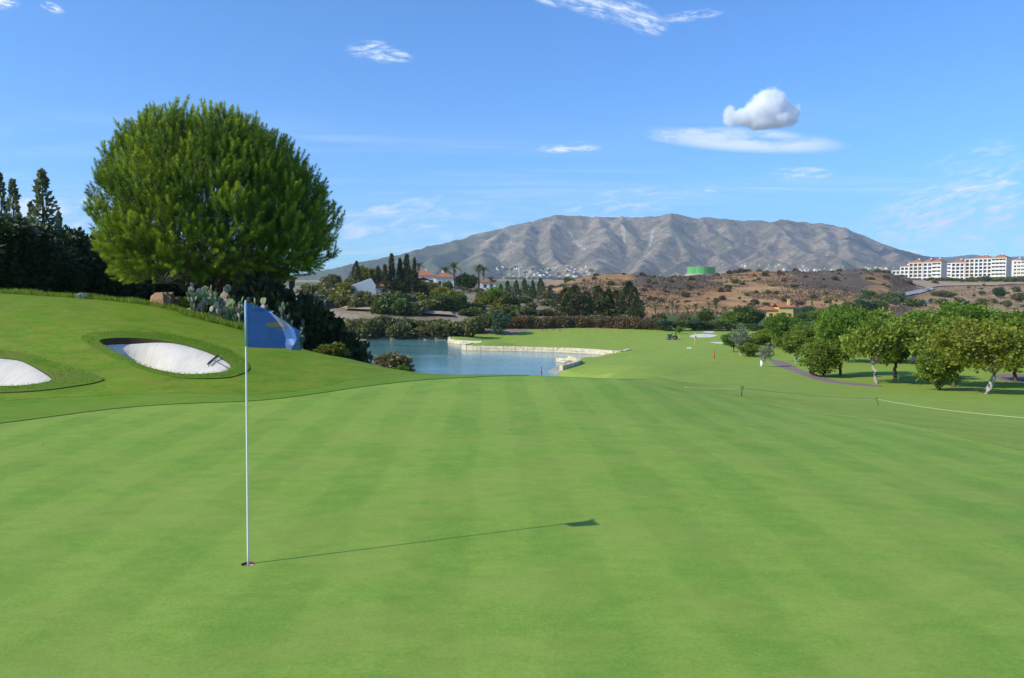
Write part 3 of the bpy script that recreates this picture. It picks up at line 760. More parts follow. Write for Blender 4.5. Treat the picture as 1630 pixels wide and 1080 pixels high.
# far blue ridge beyond the apartments
fx = np.linspace(-3600, 6000, 260); fy = np.linspace(6300, 7600, 24)
gx, gy = np.meshgrid(fx, fy)
prof = np.interp(gx / gy * F_PX + CX, [100, 300, 480, 560, 620, 1300, 1420, 1470, 1505, 1530, 1547, 1570, 1600, 1640, 1700, 1800, 1950], [450, 444, 436, 432, 436, 430, 412, 407, 409, 406, 403, 406, 408, 407, 408, 412, 425])
top = EYE + 6900 * (470 - prof) / F_PX
gz_ = np.maximum(0, top - np.abs(gy - 6900) * 0.42) + 14 * fbm(gx / 300, gy / 300, 4, 71)
ny, nx_ = gx.shape; idx = np.arange(ny * nx_).reshape(ny, nx_)
q = np.stack([idx[:-1, :-1], idx[:-1, 1:], idx[1:, 1:], idx[1:, :-1]], -1).reshape(-1, 4)
M_FAR = plain_mat('far_ridge_scrub', (0.10, 0.11, 0.07), 0.95, 0.03, 0.4, 0.01)
struct('distant_ridge', mesh_np('distant_ridge', np.c_[gx.ravel(), gy.ravel(), gz_.ravel()], [q], [M_FAR], None, True), 'low hazy ridge behind the apartments')

# ------------------------------------------------------------------ air
hz_m, ht, hout = new_mat('haze_air')
pv = ht.n('ShaderNodeVolumePrincipled')
pv.inputs['Color'].default_value = (0.74, 0.86, 1.0, 1)
pv.inputs['Density'].default_value = 8.5e-5
pv.inputs['Anisotropy'].default_value = 0.25
ht.link(pv.outputs[0], hout.inputs['Volume'])
hb = MB().box(-4300, 6300, -4400, 7700, -68, 740)
tag(link('haze', hb.mesh('haze', hz_m)), 'thin blue haze in the air', None, None, 'stuff')

# ------------------------------------------------------------------ clouds: volumes at their real height
def cumulus(label, px, py, Y, lobes, density):
    """a heap of rounded lobes (in pixels of the photograph around the centre), broken up by noise"""
    c = at(px, py, Y); s = Y / F_PX
    m, t, out = new_mat('cumulus_vapour'); m.cycles.volume_step_rate = 0.4
    co = t.n('ShaderNodeTexCoord').outputs['Object']
    warp = t.n('ShaderNodeTexNoise'); t.link(co, warp.inputs['Vector']); warp.inputs['Scale'].default_value = 0.014; warp.inputs['Detail'].default_value = 7.0; warp.inputs['Roughness'].default_value = 0.72
    wv_ = t.vmath('MULTIPLY', t.vmath('SUBTRACT', warp.outputs['Color'], (0.5, 0.5, 0.5)), (52.0, 52.0, 46.0))
    p = t.vmath('ADD', co, wv_); best = None
    for (lx, lz, rx, rz, ly) in lobes:
        q = t.vmath('DIVIDE', t.vmath('SUBTRACT', p, (lx * s, ly * s, lz * s)), (rx * s, rx * s, rz * s))
        l = t.n('ShaderNodeVectorMath', operation='LENGTH', ins={0: q}).outputs['Value']
        best = l if best is None else t.math('SMOOTH_MIN', best, l, 0.08)
    fn = t.noise(co, 0.026, 7.0, 0.66)
    best = t.math('ADD', best, t.math('MULTIPLY', t.math('SUBTRACT', fn, 0.5), 1.5))
    d = t.math('MULTIPLY', t.math('SUBTRACT', 1.0, t.smooth(best, 0.66, 1.06)), density)
    v = t.n('ShaderNodeVolumePrincipled'); v.inputs['Color'].default_value = (0.998, 0.998, 0.998, 1); v.inputs['Anisotropy'].default_value = 0.0
    t.link(d, v.inputs['Density']); t.link(v.outputs[0], out.inputs['Volume'])
    me = MB().ball((0, 0, 0), 84 * s, 60 * s, 56 * s, 24, 14).mesh('cloud', m, True)
    return tag(link('cloud', me, None, tuple(c)), label, 'cloud')
cumulus('small bright white puffy cloud above the mountain', 1213, 181, 4500,
        [(10, 12, 28, 26, 0), (4, 22, 16, 14, -6), (26, 12, 18, 16, 0), (42, -2, 20, 18, 4), (-8, 2, 24, 18, -4), (-28, -6, 22, 14, 0), (-50, -4, 11, 17, 2), (-2, -16, 26, 9, 0), (26, -10, 26, 13, 0)], 0.06)

# ------------------------------------------------------------------ flagstick, flag, hole
M_WHITE = plain_mat('white_paint', (0.80, 0.79, 0.74), 0.35, 0.5, 0.05, 9)
M_CUPW = plain_mat('cup_liner', (0.78, 0.76, 0.72), 0.5, 0.4, 0.08, 20)
M_RED = plain_mat('red_rim', (0.26, 0.07, 0.045), 0.6, 0.3, 0.15, 40)
M_DARK = plain_mat('dark_soil', (0.03, 0.022, 0.015), 0.95, 0.05, 0.3, 30)
HX, HY = float(HOLE[0]), float(HOLE[1]); HZ = gz(HX, HY)
cup = thing('golf_hole', 'golf hole with white cup liner and thin red rim around the flagstick', 'golf hole', (HX, HY, HZ))
nC = 28; mb = MB()
def ring(mb, r0, r1, z0, z1, n=28, mi=0):
    V = [(r * math.cos(2 * math.pi * k / n), r * math.sin(2 * math.pi * k / n), z) for r, z in ((r0, z0), (r1, z1)) for k in range(n)]
    return mb.add(V, [(k, (k + 1) % n, n + (k + 1) % n, n + k) for k in range(n)], mi)
ring(mb, 0.0545, 0.0545, -0.022, -0.11); ring(mb, 0.0565, 0.0545, -0.022, -0.022)
link('cup_liner', mb.mesh('cup_liner', M_CUPW, True), cup)
mb = MB(); ring(mb, 0.0565, 0.0550, 0.0005, 0.0005); ring(mb, 0.0550, 0.0550, 0.0005, -0.012)
link('rim', mb.mesh('rim', M_RED, True), cup)
link('cup_floor', MB().cyl((0, 0), 0.054, -0.13, -0.112, 28).mesh('cup_floor', M_DARK), cup)

STICK_TOP = at(391, 480.5, HY)[2] - HZ
lean = (at(391, 481, HY)[0] - HX)
flagstick = thing('flagstick', 'thin white flagstick with a blue flag standing in the golf hole', 'flagstick', (HX, HY, HZ))
mb = MB(); N = 10
mb.tube([(lean * k / N, 0, -0.108 + (STICK_TOP + 0.108) * k / N) for k in range(N + 1)], [0.0092 - 0.0022 * k / N for k in range(N + 1)], 12)
link('stick', mb.mesh('stick', M_WHITE, True), flagstick)
mb = MB(); mb.tube([(lean, 0, STICK_TOP), (lean, 0, STICK_TOP + 0.012)], [0.0085, 0.004], 10)
link('tip_cap', mb.mesh('tip_cap', M_WHITE, True), flagstick)
mb = MB(); mb.tube([(0, 0, -0.11), (0, 0, -0.03)], [0.014, 0.012], 12); link('ferrule', mb.mesh('ferrule', M_CUPW, True), flagstick)
# flag: outline read off the photograph in metres; the fly end folds towards the viewer so the sun catches it
k_ = HY / F_PX / 9.815
topc = [(222, 215), (330, 245), (430, 292), (540, 345), (660, 412), (780, 482), (900, 560), (1032, 652)]
botc = [(222, 908), (330, 916), (430, 922), (540, 930), (660, 936), (780, 942), (900, 955), (1010, 972)]
def lerp_curve(C, u):
    C = np.array(C, float); t = u * (len(C) - 1); i = min(int(t), len(C) - 2); return C[i] + (C[i + 1] - C[i]) * (t - i)
fold_l = [(330, 300), (350, 520), (510, 625), (620, 690), (780, 725), (880, 700), (960, 720)]      # (y, x) of the crease
fold_r = [(350, 262), (370, 620), (510, 850), (650, 962), (780, 985), (880, 930), (960, 885)]
nu, nv = 56, 44; V = []; emb = []
for j in range(nv + 1):
    for i in range(nu + 1):
        u, v = i / nu, j / nv
        p = lerp_curve(topc, u) * (1 - v) + lerp_curve(botc, u) * v
        fl_ = np.interp(p[1], [a for a, _ in fold_l], [b for _, b in fold_l]); fr_ = np.interp(p[1], [a for a, _ in fold_r], [b for _, b in fold_r])
        t = (p[0] - fl_) / max(fr_ - fl_, 30.0)
        dep = 0.42 * (min(p[0], fl_) - 205) * k_
        w_ = max(fr_ - fl_, 30.0) * k_
        if t > 0: dep -= 1.0 * w_ * min(t, 1.0)
        if t > 1: dep += 0.75 * (p[0] - fr_) * k_
        dep += 0.012 * math.sin(u * 8 + v * 2.2) * u + 0.006 * math.sin(u * 19 - v * 5) * u + 0.03 * u * u
        x = (p[0] - 205) * k_; z = -(p[1] - 200) * k_
        V.append((lean + x, float(dep), STICK_TOP + z - 0.004))
        e = math.exp(-(((p[0] - 625) / 150) ** 4 + ((p[1] - 556) / 44) ** 4))
        e = max(e, 0.45 * math.exp(-(((p[0] - 700) / 70) ** 4 + ((p[1] - 640) / 30) ** 4)))
        emb.append(e)
F = [(j * (nu + 1) + i, j * (nu + 1) + i + 1, (j + 1) * (nu + 1) + i + 1, (j + 1) * (nu + 1) + i) for j in range(nv) for i in range(nu)]
m, t, out = new_mat('blue_flag_cloth')
ea = t.n('ShaderNodeAttribute', attribute_name='emblem').outputs['Fac']
oc = t.n('ShaderNodeTexCoord').outputs['Object']
wv1 = t.noise(oc, 9, 4.0, 0.6)
blue = t.ramp(wv1, [(0.3, (0.016, 0.095, 0.33)), (0.7, (0.026, 0.130, 0.44))])
en = t.math('MULTIPLY', t.smooth(t.math('ADD', ea, t.math('MULTIPLY', t.math('SUBTRACT', t.noise(oc, 60, 3.0), 0.5), 0.5)), 0.25, 0.7), 0.85)
cc = t.mix(en, blue, (0.30, 0.21, 0.035))
pb = principled(t, None, cc, 0.5, 1.0, t.noise(oc, 420, 1.0), 0.001, 0.4)
pb.inputs['Sheen Weight'].default_value = 0.6; pb.inputs['Sheen Roughness'].default_value = 0.4
tr = t.n('ShaderNodeBsdfTranslucent', ins={'Color': cc})
mx_ = t.n('ShaderNodeMixShader', ins={0: 0.10, 1: pb.outputs[0], 2: tr.outputs[0]}); t.link(mx_.outputs[0], out.inputs['Surface'])
flag = link('flag', mesh_np('flag', V, [np.array(F)], [m], {'emblem': emb}, True), flagstick)
mb = MB(); mb.tube([(lean, 0, STICK_TOP - 0.005), (lean, 0, STICK_TOP - 0.36)], 0.0112, 12)
link('flag_sleeve', mb.mesh('flag_sleeve', plain_mat('flag_sleeve_cloth', (0.25, 0.38, 0.52), 0.5, 0.3, 0.1, 30), True), flag)

# ------------------------------------------------------------------ bunker rake
M_RAKE = plain_mat('dark_rake_plastic', (0.035, 0.035, 0.035), 0.5, 0.4, 0.2, 20)
M_RAKEH = plain_mat('rake_handle_grey', (0.12, 0.11, 0.10), 0.5, 0.4, 0.2, 20)
pa, pb_ = hit(331, 578), hit(347, 571)
ph0, ph1 = hit(340, 574.5), hit(361, 588)
def on_sand(p, dz=0.0): return np.array([p[0], p[1], gz(p[0], p[1]) - float(sand_floor(SAND_A, np.array([p[0]]), np.array([p[1]]), 285)[0]) + dz])
rk = thing('bunker_rake', 'dark bunker rake lying on the white sand near the edge', 'rake', tuple(on_sand(ph0)))
o0 = np.array(rk.location)
a_, b_ = on_sand(pa, 0.10) - o0, on_sand(pb_, 0.10) - o0
mb = MB(); mb.tube([a_, b_], 0.028, 8); link('rake_head', mb.mesh('rake_head', M_RAKE, True), rk)
tm = MB().tube([(0, 0, 0.0), (0.0, -0.01, -0.10)], [0.010, 0.005], 6).mesh('tooth', M_RAKE)
for k in range(9):
    link('tooth', tm, rk, tuple(a_ + (b_ - a_) * (k + 0.5) / 9))
mb = MB(); mb.tube([(a_ + b_) / 2, on_sand(ph1, 0.05) - o0], 0.014, 8); link('handle', mb.mesh('handle', M_RAKEH, True), rk)

# ------------------------------------------------------------------ rope and its pegs along the green
M_ROPE = plain_mat('pale_rope', (0.50, 0.54, 0.29), 0.95, 0.0, 0.06, 6)
M_PEG = plain_mat('black_peg', (0.03, 0.035, 0.03), 0.5, 0.4, 0.2, 30)
def peg(p, tilt, label):
    o = thing('rope_peg', label, 'rope peg', tuple(p), 0.0, 'pegs carrying the rope beside the green')
    d = np.array([tilt, 0.0, 0.22])
    link('shaft', MB().tube([(0, 0, -0.05), tuple(d)], 0.013, 8).mesh('shaft', M_PEG, True), o)
    link('eyelet', MB().tube([d, d + np.array([0.05, 0, 0.05]), d + np.array([0, 0, 0.1]), d + np.array([-0.05, 0, 0.05]), d], 0.012, 6).mesh('eyelet', M_PEG, True), o)
    return np.array(p) + d + np.array([0, 0, 0.03])
pg1 = peg(hit(1180, 631.5), 0.02, 'dark rope peg standing at the nearer end of the cart path fairway, small and upright')
pg2 = peg(hit(1399, 645), -0.10, 'dark rope peg leaning over in front of the orchard trees')
pg1_l = None
def rope(A, B, sag, label, n=28):
    A = np.array(A); B = np.array(B); P = []
    for k in range(n + 1):
        t_ = k / n; p = A + (B - A) * t_; p[2] -= sag * 4 * t_ * (1 - t_)
        if sag < 0: p[2] = -99
        p[2] = max(p[2], gz(p[0], p[1]) + 0.045); P.append(p)
    me = MB().tube(P, 0.010, 6).mesh('rope', M_ROPE, True)
    return tag(link('rope', me), label, 'rope', 'rope line beside the green')
e0 = hit(1090, 620); e0[2] += 0.06
rope(e0, pg1, 0.03, 'pale rope running from the grass to the first dark peg')
rope(pg1, pg2, 0.05, 'pale rope strung between the two dark pegs')
e1 = hit(1640, 684); e1[2] += 0.3
rope(pg2, e1, 0.08, 'pale rope slanting from the leaning peg to the picture edge')
e2, e3 = gp(968, 25.0), gp(1030, 26.5)
rope(e2, e3, -1, 'short pale rope lying in the grass behind the green')

# small fallen leaves on the green
M_LEAF_DRY = plain_mat('dry_leaf', (0.32, 0.16, 0.06), 0.8, 0.1, 0.3, 60)
for i, (px, py, lab) in enumerate(((68, 711, 'dry brown leaf on the green near the collar under the bunkers'), (811, 686, 'dry leaf lying in the middle of the green stripes'), (1185, 667, 'orange dry leaf lying on the far side of the green'), (1129, 672, 'small pale dry leaf beside the orange leaf'))):
    p = hit(px, py); a = random.random() * 6
    V = [(0, 0, 0.004), (0.028, 0.012, 0.014), (0.06, 0.0, 0.022), (0.028, -0.014, 0.012), (0.03, 0, 0.006)]
    mb = MB().add(V, [(0, 4, 1), (1, 4, 2), (2, 4, 3), (3, 4, 0)])
    tag(link('fallen_leaf', mb.mesh('fallen_leaf', M_LEAF_DRY), None, (p[0], p[1], p[2] + 0.002), (0.1, 0.1, a), 1.0), lab, 'leaf', 'dry leaves fallen on the green')

# ------------------------------------------------------------------ foliage
def leaf_mat(name, c0, c1, c2, transl=0.3, rough=0.55, obj_var=0.12):
    m, t, out = new_mat(name)
    a = t.n('ShaderNodeAttribute', attribute_name='tint').outputs['Fac']
    oi = t.n('ShaderNodeObjectInfo').outputs['Random']
    f = t.math('ADD', a, t.math('MULTIPLY', t.math('SUBTRACT', oi, 0.5), obj_var * 2), clamp=True)
    c = t.ramp(f, [(0.0, c0), (0.5, c1), (1.0, c2)])
    b = principled(t, None, c, rough, 0.35)
    tc = t.mix(0.35, c, (0.9, 0.95, 0.25), 'MULTIPLY')
    tr = t.n('ShaderNodeBsdfTranslucent', ins={'Color': t.vmath('MULTIPLY', c, (1.5, 1.45, 0.8))})
    mx = t.n('ShaderNodeMixShader', ins={0: transl, 1: b.outputs[0], 2: tr.outputs[0]})
    t.link(mx.outputs[0], out.inputs['Surface'])
    return m
def bark_mat(name, col, scale=9.0):
    m, t, out = new_mat(name)
    oc = t.n('ShaderNodeTexCoord').outputs['Object']
    f = t.noise(t.vmath('MULTIPLY', oc, (1, 1, 0.35)), scale, 5.0, 0.7, 0.5)
    c = t.ramp(f, [(0.3, tuple(x * 0.5 for x in col)), (0.5, col), (0.7, tuple(min(.9, x * 1.35) for x in col))])
    principled(t, out, c, 0.9, 0.1, f, 0.04, 0.8)
    return m

def unit(v): return v / (np.linalg.norm(v, axis=-1, keepdims=True) + 1e-9)
def leaf_quads(rng, P, D, L, W):
    """one bent leaf per point: two triangles folded along the midrib"""
    n = len(P); A = unit(D); R = unit(rng.normal(size=(n, 3))); S = unit(np.cross(A, R)); U = np.cross(S, A)
    L = L[:, None]; W = W[:, None]
    V = np.stack([P, P + A * L * 0.5 + S * W + U * W * 0.35, P + A * L, P + A * L * 0.5 - S * W + U * W * 0.35], 1).reshape(-1, 3)
    b = np.arange(n)[:, None] * 4
    return V, np.concatenate([b + np.array([[0, 1, 2]]), b + np.array([[0, 2, 3]])])
def clump_leaves(rng, C, R, per, leaf, aspect=0.42, squash=0.8, up=0.35, shell=0.55, tint_var=0.22, size_var=0.35, outward=1.0):
    Ps, Ds, Ls, Ts = [], [], [], []
    for c, r in zip(C, R):
        n = max(8, int(per * (r / np.mean(R)) ** 2)); d = unit(rng.normal(size=(n, 3)))
        rad = r * (shell + (1 - shell) * rng.random((n, 1)) ** 0.6) * (1 + 0.18 * rng.normal(size=(n, 1)))
        p = c + d * rad * np.array([1, 1, squash])
        Ps.append(p); Ds.append(d * outward + rng.normal(size=(n, 3)) * 0.75 + np.array([0, 0, up]))
        Ls.append(leaf * (1 + size_var * rng.normal(size=n)).clip(0.4, 1.9))
        Ts.append((0.5 + 0.10 * rng.normal() + tint_var * rng.normal(size=n)).clip(0, 1))
    P = np.concatenate(Ps); D = np.concatenate(Ds); L = np.concatenate(Ls); T = np.concatenate(Ts)
    V, F = leaf_quads(rng, P, D, L, L * aspect)
    return V, F, np.repeat(T, 4)

def limb(mb, rng, a, b, r0, r1, wob=0.08, n=5, sides=7):
    a = np.array(a, float); b = np.array(b, float); L = np.linalg.norm(b - a); P = []
    for k in range(n + 1):
        t = k / n; p = a + (b - a) * t
        if 0 < k < n: p = p + rng.normal(size=3) * wob * L * 0.5
        P.append(p)
    mb.tube(P, [r0 + (r1 - r0) * k / n for k in range(n + 1)], sides); return P

def broadleaf(seed, H, W, base, n_cl, per, leaf, mat, bark, tr=0.14, lean=0.0, cl_r=0.17, trunks=1, squash=0.8, dome=1.0, **kw):
    """returns (trunk, crown) meshes; crown = leaf clumps at the ends of limbs"""
    rng = np.random.default_rng(seed); C = []; R = []
    ch = H - base
    while len(C) < n_cl:
        d = unit(rng.normal(size=3)); u = rng.random() ** 0.42
        p = np.array([d[0] * W * 0.5 * u, d[1] * W * 0.5 * u, base + ch * (0.48 + 0.5 * d[2] * u)])
        wz = (p[2] - base) / ch
        if math.hypot(p[0], p[1]) > W * 0.5 * (1.0 if wz < 0.62 else 1.02 - 0.62 * (wz - 0.62) / 0.38 * dome): continue
        r = W * cl_r * (0.7 + 0.6 * rng.random())
        p[:2] *= (W * 0.5 - r * 0.8) / (W * 0.5); p[2] = base + r * 0.5 + (p[2] - base) * (ch - r * 1.2) / ch
        C.append(p); R.append(r)
    V, F, T = clump_leaves(rng, C, R, per, leaf, **kw)
    crown = mesh_np('crown', V, [F], [mat], {'tint': T})
    mb = MB(); fork = np.array([lean, 0, base * 0.85 + 0.1])
    for t_ in range(trunks):
        o = rng.normal(size=3) * 0.1 * (trunks > 1) * W * 0.3; o[2] = -0.15
        fk = fork + (rng.normal(size=3) * 0.1 * W * (trunks > 1)) * np.array([1, 1, 0.3])
        limb(mb, rng, o, fk, tr, tr * 0.72, 0.045, 6, 9)
        order = sorted(range(len(C)), key=lambda i: -C[i][2])
        for i in order[t_::trunks][:max(6, n_cl // 2)]:
            mid = fk + (C[i] - fk) * 0.5 + np.array([0, 0, 0.08 * H * rng.random()])
            limb(mb, rng, fk, mid, tr * 0.48, tr * 0.27, 0.12, 4, 6); limb(mb, rng, mid, C[i], tr * 0.27, tr * 0.08, 0.14, 3, 5)
    return [('trunk', mb.mesh('trunk', bark, True)), ('crown', crown)], H, W

def conifer(seed, H, W, base, n, leaf, mat, bark, power=0.8, ragged=0.25, up=0.5, tiers=0):
    rng = np.random.default_rng(seed)
    t = rng.random(n) ** 0.8
    prof = W * 0.5 * (1 - t) ** power * (0.25 + 0.75 * smooth01((t + 0.06) / 0.16))
    a = rng.random(n) * 2 * math.pi
    lob = 1 + ragged * (vnoise(a * 1.6 + seed, t * 9 + seed, seed) - 0.5) * 2
    rr_ = prof * lob * (0.5 + 0.5 * rng.random(n) ** 0.5)
    P = np.c_[np.cos(a) * rr_, np.sin(a) * rr_, base + t * (H - base) - (0.05 * H * tiers)]
    D = np.c_[np.cos(a), np.sin(a), np.full(n, up)] + rng.normal(size=(n, 3)) * 0.4
    L = leaf * (1 + 0.3 * rng.normal(size=n)).clip(0.4, 1.8) * (1 - 0.45 * t)
    V, F = leaf_quads(rng, P, D, L, L * 0.26)
    T = np.repeat((0.5 + 0.25 * (vnoise(a * 2, t * 12, seed + 5) - 0.5) + 0.2 * rng.normal(size=n)).clip(0, 1), 4)
    mb = MB(); mb.tube([(0, 0, -0.3), (0.02 * W, 0, H * 0.5), (0, 0, H * 0.97)], [W * 0.05, W * 0.03, W * 0.006], 7)
    return [('trunk', mb.mesh('trunk', bark, True)), ('crown', mesh_np('crown', V, [F], [mat], {'tint': T}))], H, W

def shrub_mesh(seed, mat, n_cl=9, per=110, leaf=0.16, squash=0.8, flat=0.75, stem=None, cl=0.30, **kw):
    """unit bush: about 1 m wide, 1 m high, standing on z=0"""
    rng = np.random.default_rng(seed); C = []; R = []
    for i in range(n_cl):
        a = rng.random() * 6.28; u = rng.random() ** 0.6 * 0.34
        r = cl * (0.65 + 0.5 * rng.random()); z = r * 0.6 + rng.random() * (0.95 - r * 1.4) * (1 - u * 1.2)
        C.append(np.array([math.cos(a) * u, math.sin(a) * u, z])); R.append(r)
    V, F, T = clump_leaves(rng, C, R, per, leaf, squash=squash, **kw)
    V[:, 2] = np.maximum(V[:, 2], -0.03)
    return mesh_np('shrub', V, [F], [mat], {'tint': T})

BARK_PALE = bark_mat('pale_bark', (0.40, 0.36, 0.31)); BARK_BROWN = bark_mat('brown_bark', (0.13, 0.095, 0.07)); BARK_DARK = bark_mat('dark_bark', (0.075, 0.058, 0.045)); BARK_PALM = bark_mat('palm_bark', (0.20, 0.15, 0.11), 14)
L_ORCH = leaf_mat('orchard_leaf', (0.055, 0.105, 0.010), (0.165, 0.240, 0.020), (0.35, 0.39, 0.06), 0.36)
L_ORCHY = leaf_mat('autumn_orchard_leaf', (0.075, 0.115, 0.010), (0.215, 0.245, 0.020), (0.38, 0.34, 0.06), 0.36)
L_BRIGHT = leaf_mat('bright_green_leaf', (0.050, 0.115, 0.010), (0.130, 0.225, 0.016), (0.25, 0.33, 0.04), 0.33)
L_SHADED = leaf_mat('shaded_evergreen_leaf', (0.014, 0.030, 0.007), (0.024, 0.048, 0.011), (0.042, 0.075, 0.018), 0.15)  # shade on the boundary trees is put into this leaf colour
L_OLIVE = leaf_mat('olive_scrub_leaf', (0.070, 0.078, 0.024), (0.155, 0.158, 0.052), (0.28, 0.26, 0.10), 0.25)
L_YELL = leaf_mat('yellow_green_leaf', (0.105, 0.115, 0.014), (0.19, 0.19, 0.024), (0.30, 0.26, 0.04))
L_CYP = leaf_mat('cypress_leaf', (0.036, 0.048, 0.013), (0.095, 0.104, 0.032), (0.19, 0.18, 0.07), 0.18)
L_GREY = leaf_mat('grey_green_leaf', (0.085, 0.105, 0.065), (0.15, 0.175, 0.115), (0.24, 0.26, 0.18), 0.2)
L_RED = leaf_mat('reddish_hedge_leaf', (0.075, 0.085, 0.025), (0.185, 0.125, 0.062), (0.38, 0.22, 0.145), 0.25)
L_PINK = leaf_mat('pinkish_shrub_leaf', (0.10, 0.115, 0.035), (0.20, 0.175, 0.075), (0.36, 0.26, 0.17), 0.2)
L_BROWN = leaf_mat('burnt_scrub_leaf', (0.060, 0.045, 0.027), (0.130, 0.088, 0.052), (0.25, 0.165, 0.09), 0.15)
L_MID = leaf_mat('mid_green_leaf', (0.045, 0.078, 0.016), (0.105, 0.150, 0.032), (0.19, 0.235, 0.06), 0.28)
L_PALM = leaf_mat('palm_leaf', (0.075, 0.090, 0.020), (0.135, 0.145, 0.032), (0.21, 0.20, 0.05), 0.2)

ORCH = [broadleaf(11, 5.4, 6.2, 1.65, 62, 165, 0.18, L_ORCHY, BARK_PALE, 0.18, 0.45, cl_r=0.105, shell=0.35, size_var=0.45, dome=0.6), broadleaf(12, 5.2, 5.8, 1.45, 62, 165, 0.18, L_ORCH, BARK_BROWN, 0.16, -0.2, cl_r=0.105, shell=0.35, size_var=0.45, dome=0.6),
        broadleaf(13, 5.6, 6.0, 1.8, 62, 165, 0.18, L_ORCH, BARK_PALE, 0.16, 0.6, cl_r=0.105, shell=0.35, size_var=0.45, dome=0.6), broadleaf(14, 5.4, 6.4, 1.4, 64, 165, 0.18, L_BRIGHT, BARK_BROWN, 0.16, 0.1, cl_r=0.105, shell=0.35, size_var=0.45, dome=0.6), broadleaf(15, 4.8, 5.2, 0.4, 56, 150, 0.18, L_ORCH, BARK_BROWN, 0.14, 0.1, trunks=2, cl_r=0.105, shell=0.35, size_var=0.45, dome=0.6)]
SPARSE = broadleaf(16, 5.5, 4.0, 1.6, 14, 70, 0.22, L_GREY, BARK_PALE, 0.13, 0.25, trunks=2)
DARKT = [broadleaf(21, 7, 6.5, 0.5, 42, 260, 0.30, L_SHADED, BARK_DARK, 0.2, cl_r=0.16, dome=0.75), broadleaf(22, 7, 6, 0.4, 42, 260, 0.28, L_SHADED, BARK_DARK, 0.2, cl_r=0.16, dome=0.8)]
ROUND = broadleaf(23, 5, 5.6, 0.35, 34, 200, 0.26, leaf_mat('glossy_dark_leaf', (0.022, 0.055, 0.010), (0.042, 0.085, 0.016), (0.075, 0.13, 0.025), 0.2), BARK_DARK, 0.16, cl_r=0.17, dome=0.9)
YTREE = [broadleaf(24, 6, 5, 1.0, 22, 150, 0.34, L_YELL, BARK_BROWN, 0.13), broadleaf(25, 5, 5, 0.6, 24, 150, 0.34, L_YELL, BARK_BROWN, 0.12)]
MIDT = [broadleaf(26, 5, 5.4, 0.5, 26, 150, 0.32, L_MID, BARK_BROWN, 0.14), broadleaf(27, 5, 5.0, 0.4, 26, 150, 0.32, L_OLIVE, BARK_BROWN, 0.14), broadleaf(28, 5, 5.2, 0.4, 26, 150, 0.32, L_BRIGHT, BARK_BROWN, 0.14)]
GREYT = broadleaf(29, 5, 5, 0.3, 24, 150, 0.30, leaf_mat('blue_green_leaf', (0.040, 0.075, 0.035), (0.075, 0.125, 0.060), (0.13, 0.19, 0.10), 0.2), BARK_BROWN, 0.14)
CYPT = [conifer(31, 12, 1.7, 0.2, 1500, 0.75, L_CYP, BARK_DARK, 0.6, 0.6, 1.2), conifer(32, 12, 2.1, 0.2, 1500, 0.75, L_CYP, BARK_DARK, 0.7, 0.6, 1.2)]
CON = [conifer(33, 9, 5.0, 0.2, 3600, 0.55, L_CYP, BARK_DARK, 0.7, 0.85, 0.35), conifer(34, 9, 4.4, 0.2, 3600, 0.55, L_CYP, BARK_DARK, 0.62, 0.95, 0.3), conifer(35, 9, 5.4, 0.2, 3600, 0.55, leaf_mat('green_conifer_leaf', (0.036, 0.054, 0.013), (0.090, 0.118, 0.028), (0.17, 0.20, 0.055), 0.18), BARK_DARK, 0.75, 0.85, 0.35)]
SPIRE = conifer(36, 9, 3.6, 0.2, 1500, 0.5, leaf_mat('spiky_conifer_leaf', (0.060, 0.080, 0.040), (0.130, 0.155, 0.080), (0.23, 0.25, 0.14), 0.25), BARK_DARK, 0.95, 0.7, 0.55)
SHR = {k: [shrub_mesh(40 + 7 * i + j, m) for j in range(3)] for i, (k, m) in enumerate((('olive', L_OLIVE), ('mid', L_MID), ('yellow', L_YELL), ('dark', L_SHADED), ('grey', L_GREY), ('brown', L_BROWN), ('bright', L_BRIGHT), ('cyp', L_CYP)))}

def stand(name, label, cat, proto, x, y, ztop, wid, group=None, z=None, rot=None):
    parts, H, W = proto
    z = gz(x, y) if z is None else z
    sx = wid / W; sz = max(0.3, ztop - z) / H
    o = thing(name, label, cat, (x, y, z - 0.03), random.random() * 6.28 if rot is None else rot, group, (sx, sx, sz))
    for pn, me in parts: link(pn, me, o)
    return o
def grow(name, label, cat, proto, px, Y, top, w, group=None, rot=None):
    p = gp(px, Y); return stand(name, label, cat, proto, p[0], p[1], at(px, top, Y)[2], w * Y / F_PX, group, p[2], rot)
def grow_b(name, label, cat, proto, px, base_py, top, w, group=None, rot=None):
    p = hit(px, base_py); return stand(name, label, cat, proto, p[0], p[1], at(px, top, p[1])[2], w * p[1] / F_PX, group, p[2], rot)
ORD = 'first second third fourth fifth sixth seventh eighth ninth tenth eleventh twelfth thirteenth fourteenth fifteenth sixteenth seventeenth eighteenth nineteenth twentieth'.split()
def nth(k):
    k = int(k)
    return ORD[k] if k < 20 else ('twenty-' + ORD[k - 20] if k < 29 else ('thirtieth' if k == 29 else 'thirty-' + ORD[k - 30]))
CNT = {}
def count(key): CNT[key] = CNT.get(key, -1) + 1; return nth(CNT[key])
def bush(kind, label, px, Y, top, w, group=None, name='shrub', cat='shrub', base=None):
    p = gp(px, Y) if base is None else hit(px, base); Y = p[1]; h = max(0.4, at(px, top, Y)[2] - p[2]); wd = w * Y / F_PX
    o = link(name, random.choice(SHR[kind]) if isinstance(kind, str) else kind, None, (p[0], p[1], p[2] - 0.05), (0, 0, random.random() * 6.28), (wd, wd, h))
    return tag(o, label, cat, group)

